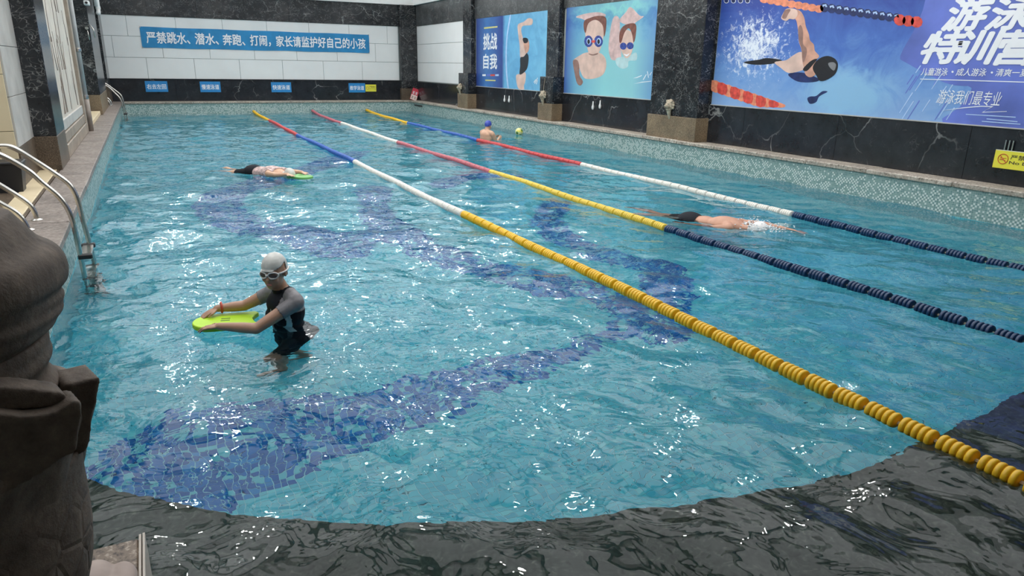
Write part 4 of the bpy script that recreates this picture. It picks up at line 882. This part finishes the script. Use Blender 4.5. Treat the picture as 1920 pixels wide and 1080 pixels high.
# --- man by the far mosaic wall
mm = MB(); C0 = np.array([8.41, 16.55, 0]); RM = frame3((.95, .25, 0)); Q = lambda o_: C0+RM @ np.array(o_)
mm.ell(Q((-.01, 0, .05)), (.13, .20, .20), RM); mm.ell(Q((-.03, 0, .12)), (.11, .19, .12), RM); mm.ell(Q((0, 0, -.2)), (.12, .16, .18), RM); mm.ell(Q((0, 0, -.38)), (.13, .165, .13), RM)
mm.cap(Q((-.01, .07, .20)), Q((.01, .19, .165)), .065, .068); mm.cap(Q((-.01, -.07, .20)), Q((.01, -.19, .165)), .065, .068); mm.cap(Q((0, 0, .20)), Q((.03, 0, .29)), .066, .060)
HM = Q((.05, 0, .352)); RH = head(mm, HM, RM @ np.array([.96, .25, -.15]), 1.0)
for q in (1, -1):
    S_, E_, W_ = Q((.02, q*.215, .145)), Q((.14, q*.23, -.07)), Q((.33, q*.10, .03)); mm.cap(S_, E_, .062, .047); mm.cap(E_, W_, .046, .031); hand(mm, W_, RM @ np.array([.8, -.3*q, .35]), RM @ np.array([-.2, q*.9, .3]), q, .17)
    H_, K_, A_ = Q((0, q*.09, -.42)), Q((.10, q*.10, -.60)), Q((-.10, q*.10, -.73)); mm.cap(H_, K_, .085, .058); mm.cap(K_, A_, .055, .038); mm.cap(A_, Q((.06, q*.10, -.765)), .034, .024)
pm = thing('person', 'bare chested person in a blue cap standing by the yellow ball', 'person'); bm_ = organic('body', mm, .010, SKIN2, pm, 4)
garment(bm_, lambda x: (((x-HM) @ RH)[:, 2]-.5*((x-HM) @ RH)[:, 0] > .0) & (x[:, 2] > HM[2]-.06), .007, plain('royal_blue_cap', (.05, .08, .42), .4), 'swim_cap', pm)
garment(bm_, lambda x: (x[:, 2] < -.28) & (x[:, 2] > -.58), .007, plain('navy_trunks', (.02, .03, .08), .5), 'swim_trunks', pm)
# --- ball
BALL = NT('yellow_green_ball'); BALL.rough(.4); _vo = BALL.n('ShaderNodeTexVoronoi'); _vo.inputs['Scale'].default_value = 9; BALL.l(BALL.coord(), _vo.inputs['Vector'])
BALL.l(BALL.ramp(_vo.outputs['Distance'], [(.30, (.80, .68, .05)), (.5, (.72, .70, .35))]), BALL.b.inputs['Base Color'])
ba = thing('ball', 'yellow ball with green patches floating by the mosaic wall', 'ball', (9.86, 17.55, .075)); MB().ell((0, 0, 0), (.108, .108, .108), None, 28, 18).build('shell', BALL.m, ba, True)
for a, b in ((3.6, -.2), (5.2, .5), (2.2, .6), (4.6, -.9)):
    d = np.array([math.cos(a)*math.cos(b), math.sin(a)*math.cos(b), math.sin(b)]); MB().ell(d*.096, (.018, .042, .042), frame3(d), 14, 8).build('patch', plain('green_patch', (.10, .22, .05), .4), ba, True)

# ------------------------------------------------------------------ splashes
DROP = NT('white_foam'); DROP.rough(.25); DROP.b.inputs['Base Color'].default_value = (.85, .9, .92, 1)
def splash(label, n, fn, r0, r1):
    m = MB()
    for i in range(n): p = fn(); m.ell(p, (random.uniform(r0, r1)*1.4, random.uniform(r0, r1)*1.4, random.uniform(r0, r1)*.8), None, 6, 4)
    tag(m.build('splash', DROP.m, None, True), label, 'splash', kind='stuff')
def arc():
    a = random.uniform(.9, 2.6); r = random.gauss(.30, .035); return (1.0+r*math.cos(a)*.95, 5.12+r*math.sin(a)*.9, abs(random.gauss(0, .02))+.006)
splash('white droplets curling around the lime kickboard', 150, arc, .0015, .004)
splash('white foam about the freestyle swimmer head', 330, lambda: (7.16+random.gauss(0, .11), 6.0+random.gauss(0, .17), abs(random.gauss(0, .035))+.004), .003, .010)
splash('white droplets beside the far face down swimmer', 50, lambda: (2.62+random.gauss(0, .18), 12.0+random.gauss(0, .25), abs(random.gauss(0, .02))+.004), .004, .009)

# ------------------------------------------------------------------ near corner: pedestal and carved statue
pd = thing('pedestal', 'speckled brown granite pedestal rising from the near pool corner', 'pedestal', (.0, 1.5, 0))
MB().bbox(.003, .590, -.6, .590, ZF, D, .006).build('block', granite('speckled_brown_granite', (.05, .035, .025), (.22, .16, .115), (.46, .38, .30), 55, .5), pd)
TR = plain('pale_edge_strip', (.52, .46, .40), .5)
MB().bbox(.590, .597, -.6, .604, ZF, D+.002, .001).build('edge_strip', TR, pd); MB().bbox(.600, .607, -.6, .607, ZF, D+.002, .001).build('edge_strip', TR, pd)
STAT = NT('dark_carved_stone'); STAT.rough(.75); _v = STAT.coord()
_cc = STAT.ramp(STAT.noise(_v, 14, 6, .7), [(.3, (.075, .054, .041)), (.6, (.17, .128, .097)), (.8, (.29, .22, .17))]); STAT.l(_cc, STAT.b.inputs['Base Color'])
_vv = STAT.n('ShaderNodeTexVoronoi', feature='DISTANCE_TO_EDGE'); _vv.inputs['Scale'].default_value = 15; STAT.l(_v, _vv.inputs['Vector'])
_sc = STAT.ramp(_vv.outputs['Distance'], [(0, (0, 0, 0)), (.12, (1, 1, 1))]); _sep = STAT.n('ShaderNodeSeparateXYZ'); STAT.l(_v, _sep.inputs[0])
_mk = STAT.ramp(STAT.math('MULTIPLY', _sep.outputs[2], 1.), [(.30, (1, 1, 1)), (.52, (0, 0, 0))]); _hh = STAT.math('ADD', STAT.math('MULTIPLY', STAT.math('MULTIPLY', _sc, _mk), .9), STAT.math('MULTIPLY', STAT.noise(_v, 60, 4, .7), .5)); STAT.bump(_hh, .8, .006)
SC0 = np.array([.235, 1.62]); vd = SC0-CAM[:2]; vd /= np.linalg.norm(vd); rt = np.array([vd[1], -vd[0]])
def sil(x, y):
    d = ray(x, y); t_ = ((SC0-CAM[:2]) @ vd)/(d[:2] @ vd); p = CAM+d*t_; return float((p[:2]-SC0) @ rt), float(p[2])
st_ = thing('statue', 'dark carved stone statue with a leaf collar on the granite pedestal', 'statue', (SC0[0], SC0[1], D))
def loft(prof, ny_=1., fold=None, n=72, tilt=0.):
    m = MB(); rows = []
    P_ = sorted([sil(*q) for q in prof], key=lambda q: q[1]); zz = np.linspace(P_[0][1], P_[-1][1], 90); aa = np.interp(zz, [p[1] for p in P_], [p[0] for p in P_])
    k = np.ones(5)/5; aa = np.convolve(np.pad(aa, 2, mode='edge'), k, 'valid')
    vs = []
    for z, a in zip(zz, aa):
        for i in range(n):
            th = 2*math.pi*i/n; r = a*(1+(fold(th, z) if fold else 0)); vs.append((rt[0]*r*math.cos(th)+vd[0]*r*math.sin(th)*ny_, rt[1]*r*math.cos(th)+vd[1]*r*math.sin(th)*ny_, z-D))
    m.add(vs, [(j*n+i, j*n+(i+1) % n, (j+1)*n+(i+1) % n, (j+1)*n+i) for j in range(89) for i in range(n)]+[tuple(range(n-1, -1, -1)), tuple(range(89*n, 90*n))]); return m
# lower body
mb = loft([(146, 800), (150, 850), (158, 890), (166, 940), (168, 1000), (160, 1050), (140, 1100), (110, 1160), (120, 1240)], .9)
organic('scaled_body', mb, .008, STAT.m, st_, 2)
# apron of overlapping leaves
mb = loft([(100, 688), (118, 712), (150, 706), (172, 700), (166, 735), (156, 775), (150, 810), (147, 840), (140, 870)], .9, lambda th, z: .03*math.sin(5*th+1.0)-.02*math.sin(11*th))
organic('leaf_skirt', mb, .007, STAT.m, st_, 2)
def carved(poly, back, thick):
    m = MB(); n = len(poly := [tuple(p) for p in smooth_poly(poly, 3)]); vs = []
    for w in (back-thick/2, back+thick/2):
        for x, y in poly:
            d = ray(x, y); t_ = ((SC0-CAM[:2]) @ vd-back)/(d[:2] @ vd); p = CAM+d*t_-np.array([vd[0], vd[1], 0])*(w-back); vs.append((p[0]-SC0[0], p[1]-SC0[1], p[2]-D))
    m.add(vs, [tuple(range(n-1, -1, -1)), tuple(range(n, 2*n))]+[(i, (i+1) % n, n+(i+1) % n, n+i) for i in range(n)]); return m
organic('leaf', carved([(108, 712), (135, 703), (160, 697), (175, 697), (170, 730), (160, 775), (153, 825), (125, 835), (105, 770)], .07, .10), .006, STAT.m, st_, 2)
organic('leaf', carved([(-60, 772), (40, 768), (95, 760), (122, 744), (143, 742), (144, 765), (138, 800), (135, 832), (110, 846), (60, 880), (0, 912), (-60, 935)], .27, .07), .006, STAT.m, st_, 2)
organic('leaf', carved([(-60, 715), (20, 716), (80, 722), (112, 728), (118, 745), (100, 752), (40, 756), (-60, 758)], .24, .07), .006, STAT.m, st_, 2)
# collar rings
mb = loft([(80, 600), (90, 612), (91, 640), (84, 655), (86, 664), (96, 680), (104, 690), (100, 700)], .9, lambda th, z: .012*math.sin(95*z))
organic('collar', mb, .006, STAT.m, st_, 1)
# head with heavy brow and muzzle
mb = loft([(10, 392), (40, 418), (62, 440), (96, 452), (112, 470), (119, 492), (119, 506), (109, 520), (104, 527), (110, 540), (111, 556), (104, 578), (92, 594), (80, 604), (70, 625)], .85, lambda th, z: .015*math.sin(7*th+2)+(.010*math.sin(z*210+5*th) if 1.22 < z < 1.36 else 0))
organic('head', mb, .007, STAT.m, st_, 3)
PAW = plain('pinkish_grey_stone', (.40, .31, .27), .55, var=.18, scale=9)
mb = MB()
for p, r in (((.485, 1.90, D+.02), (.055, .085, .04)), ((.55, 1.885, D+.015), (.042, .075, .03)), ((.42, 1.88, D+.02), (.055, .09, .04)), ((.50, 1.80, D+.02), (.10, .10, .04))): mb.ell((p[0]-SC0[0], p[1]-SC0[1], p[2]-D), r)
organic('paw', mb, .006, PAW, st_, 3)
for o in list(bpy.data.objects):
    if '_o' in o.keys(): del o['_o']
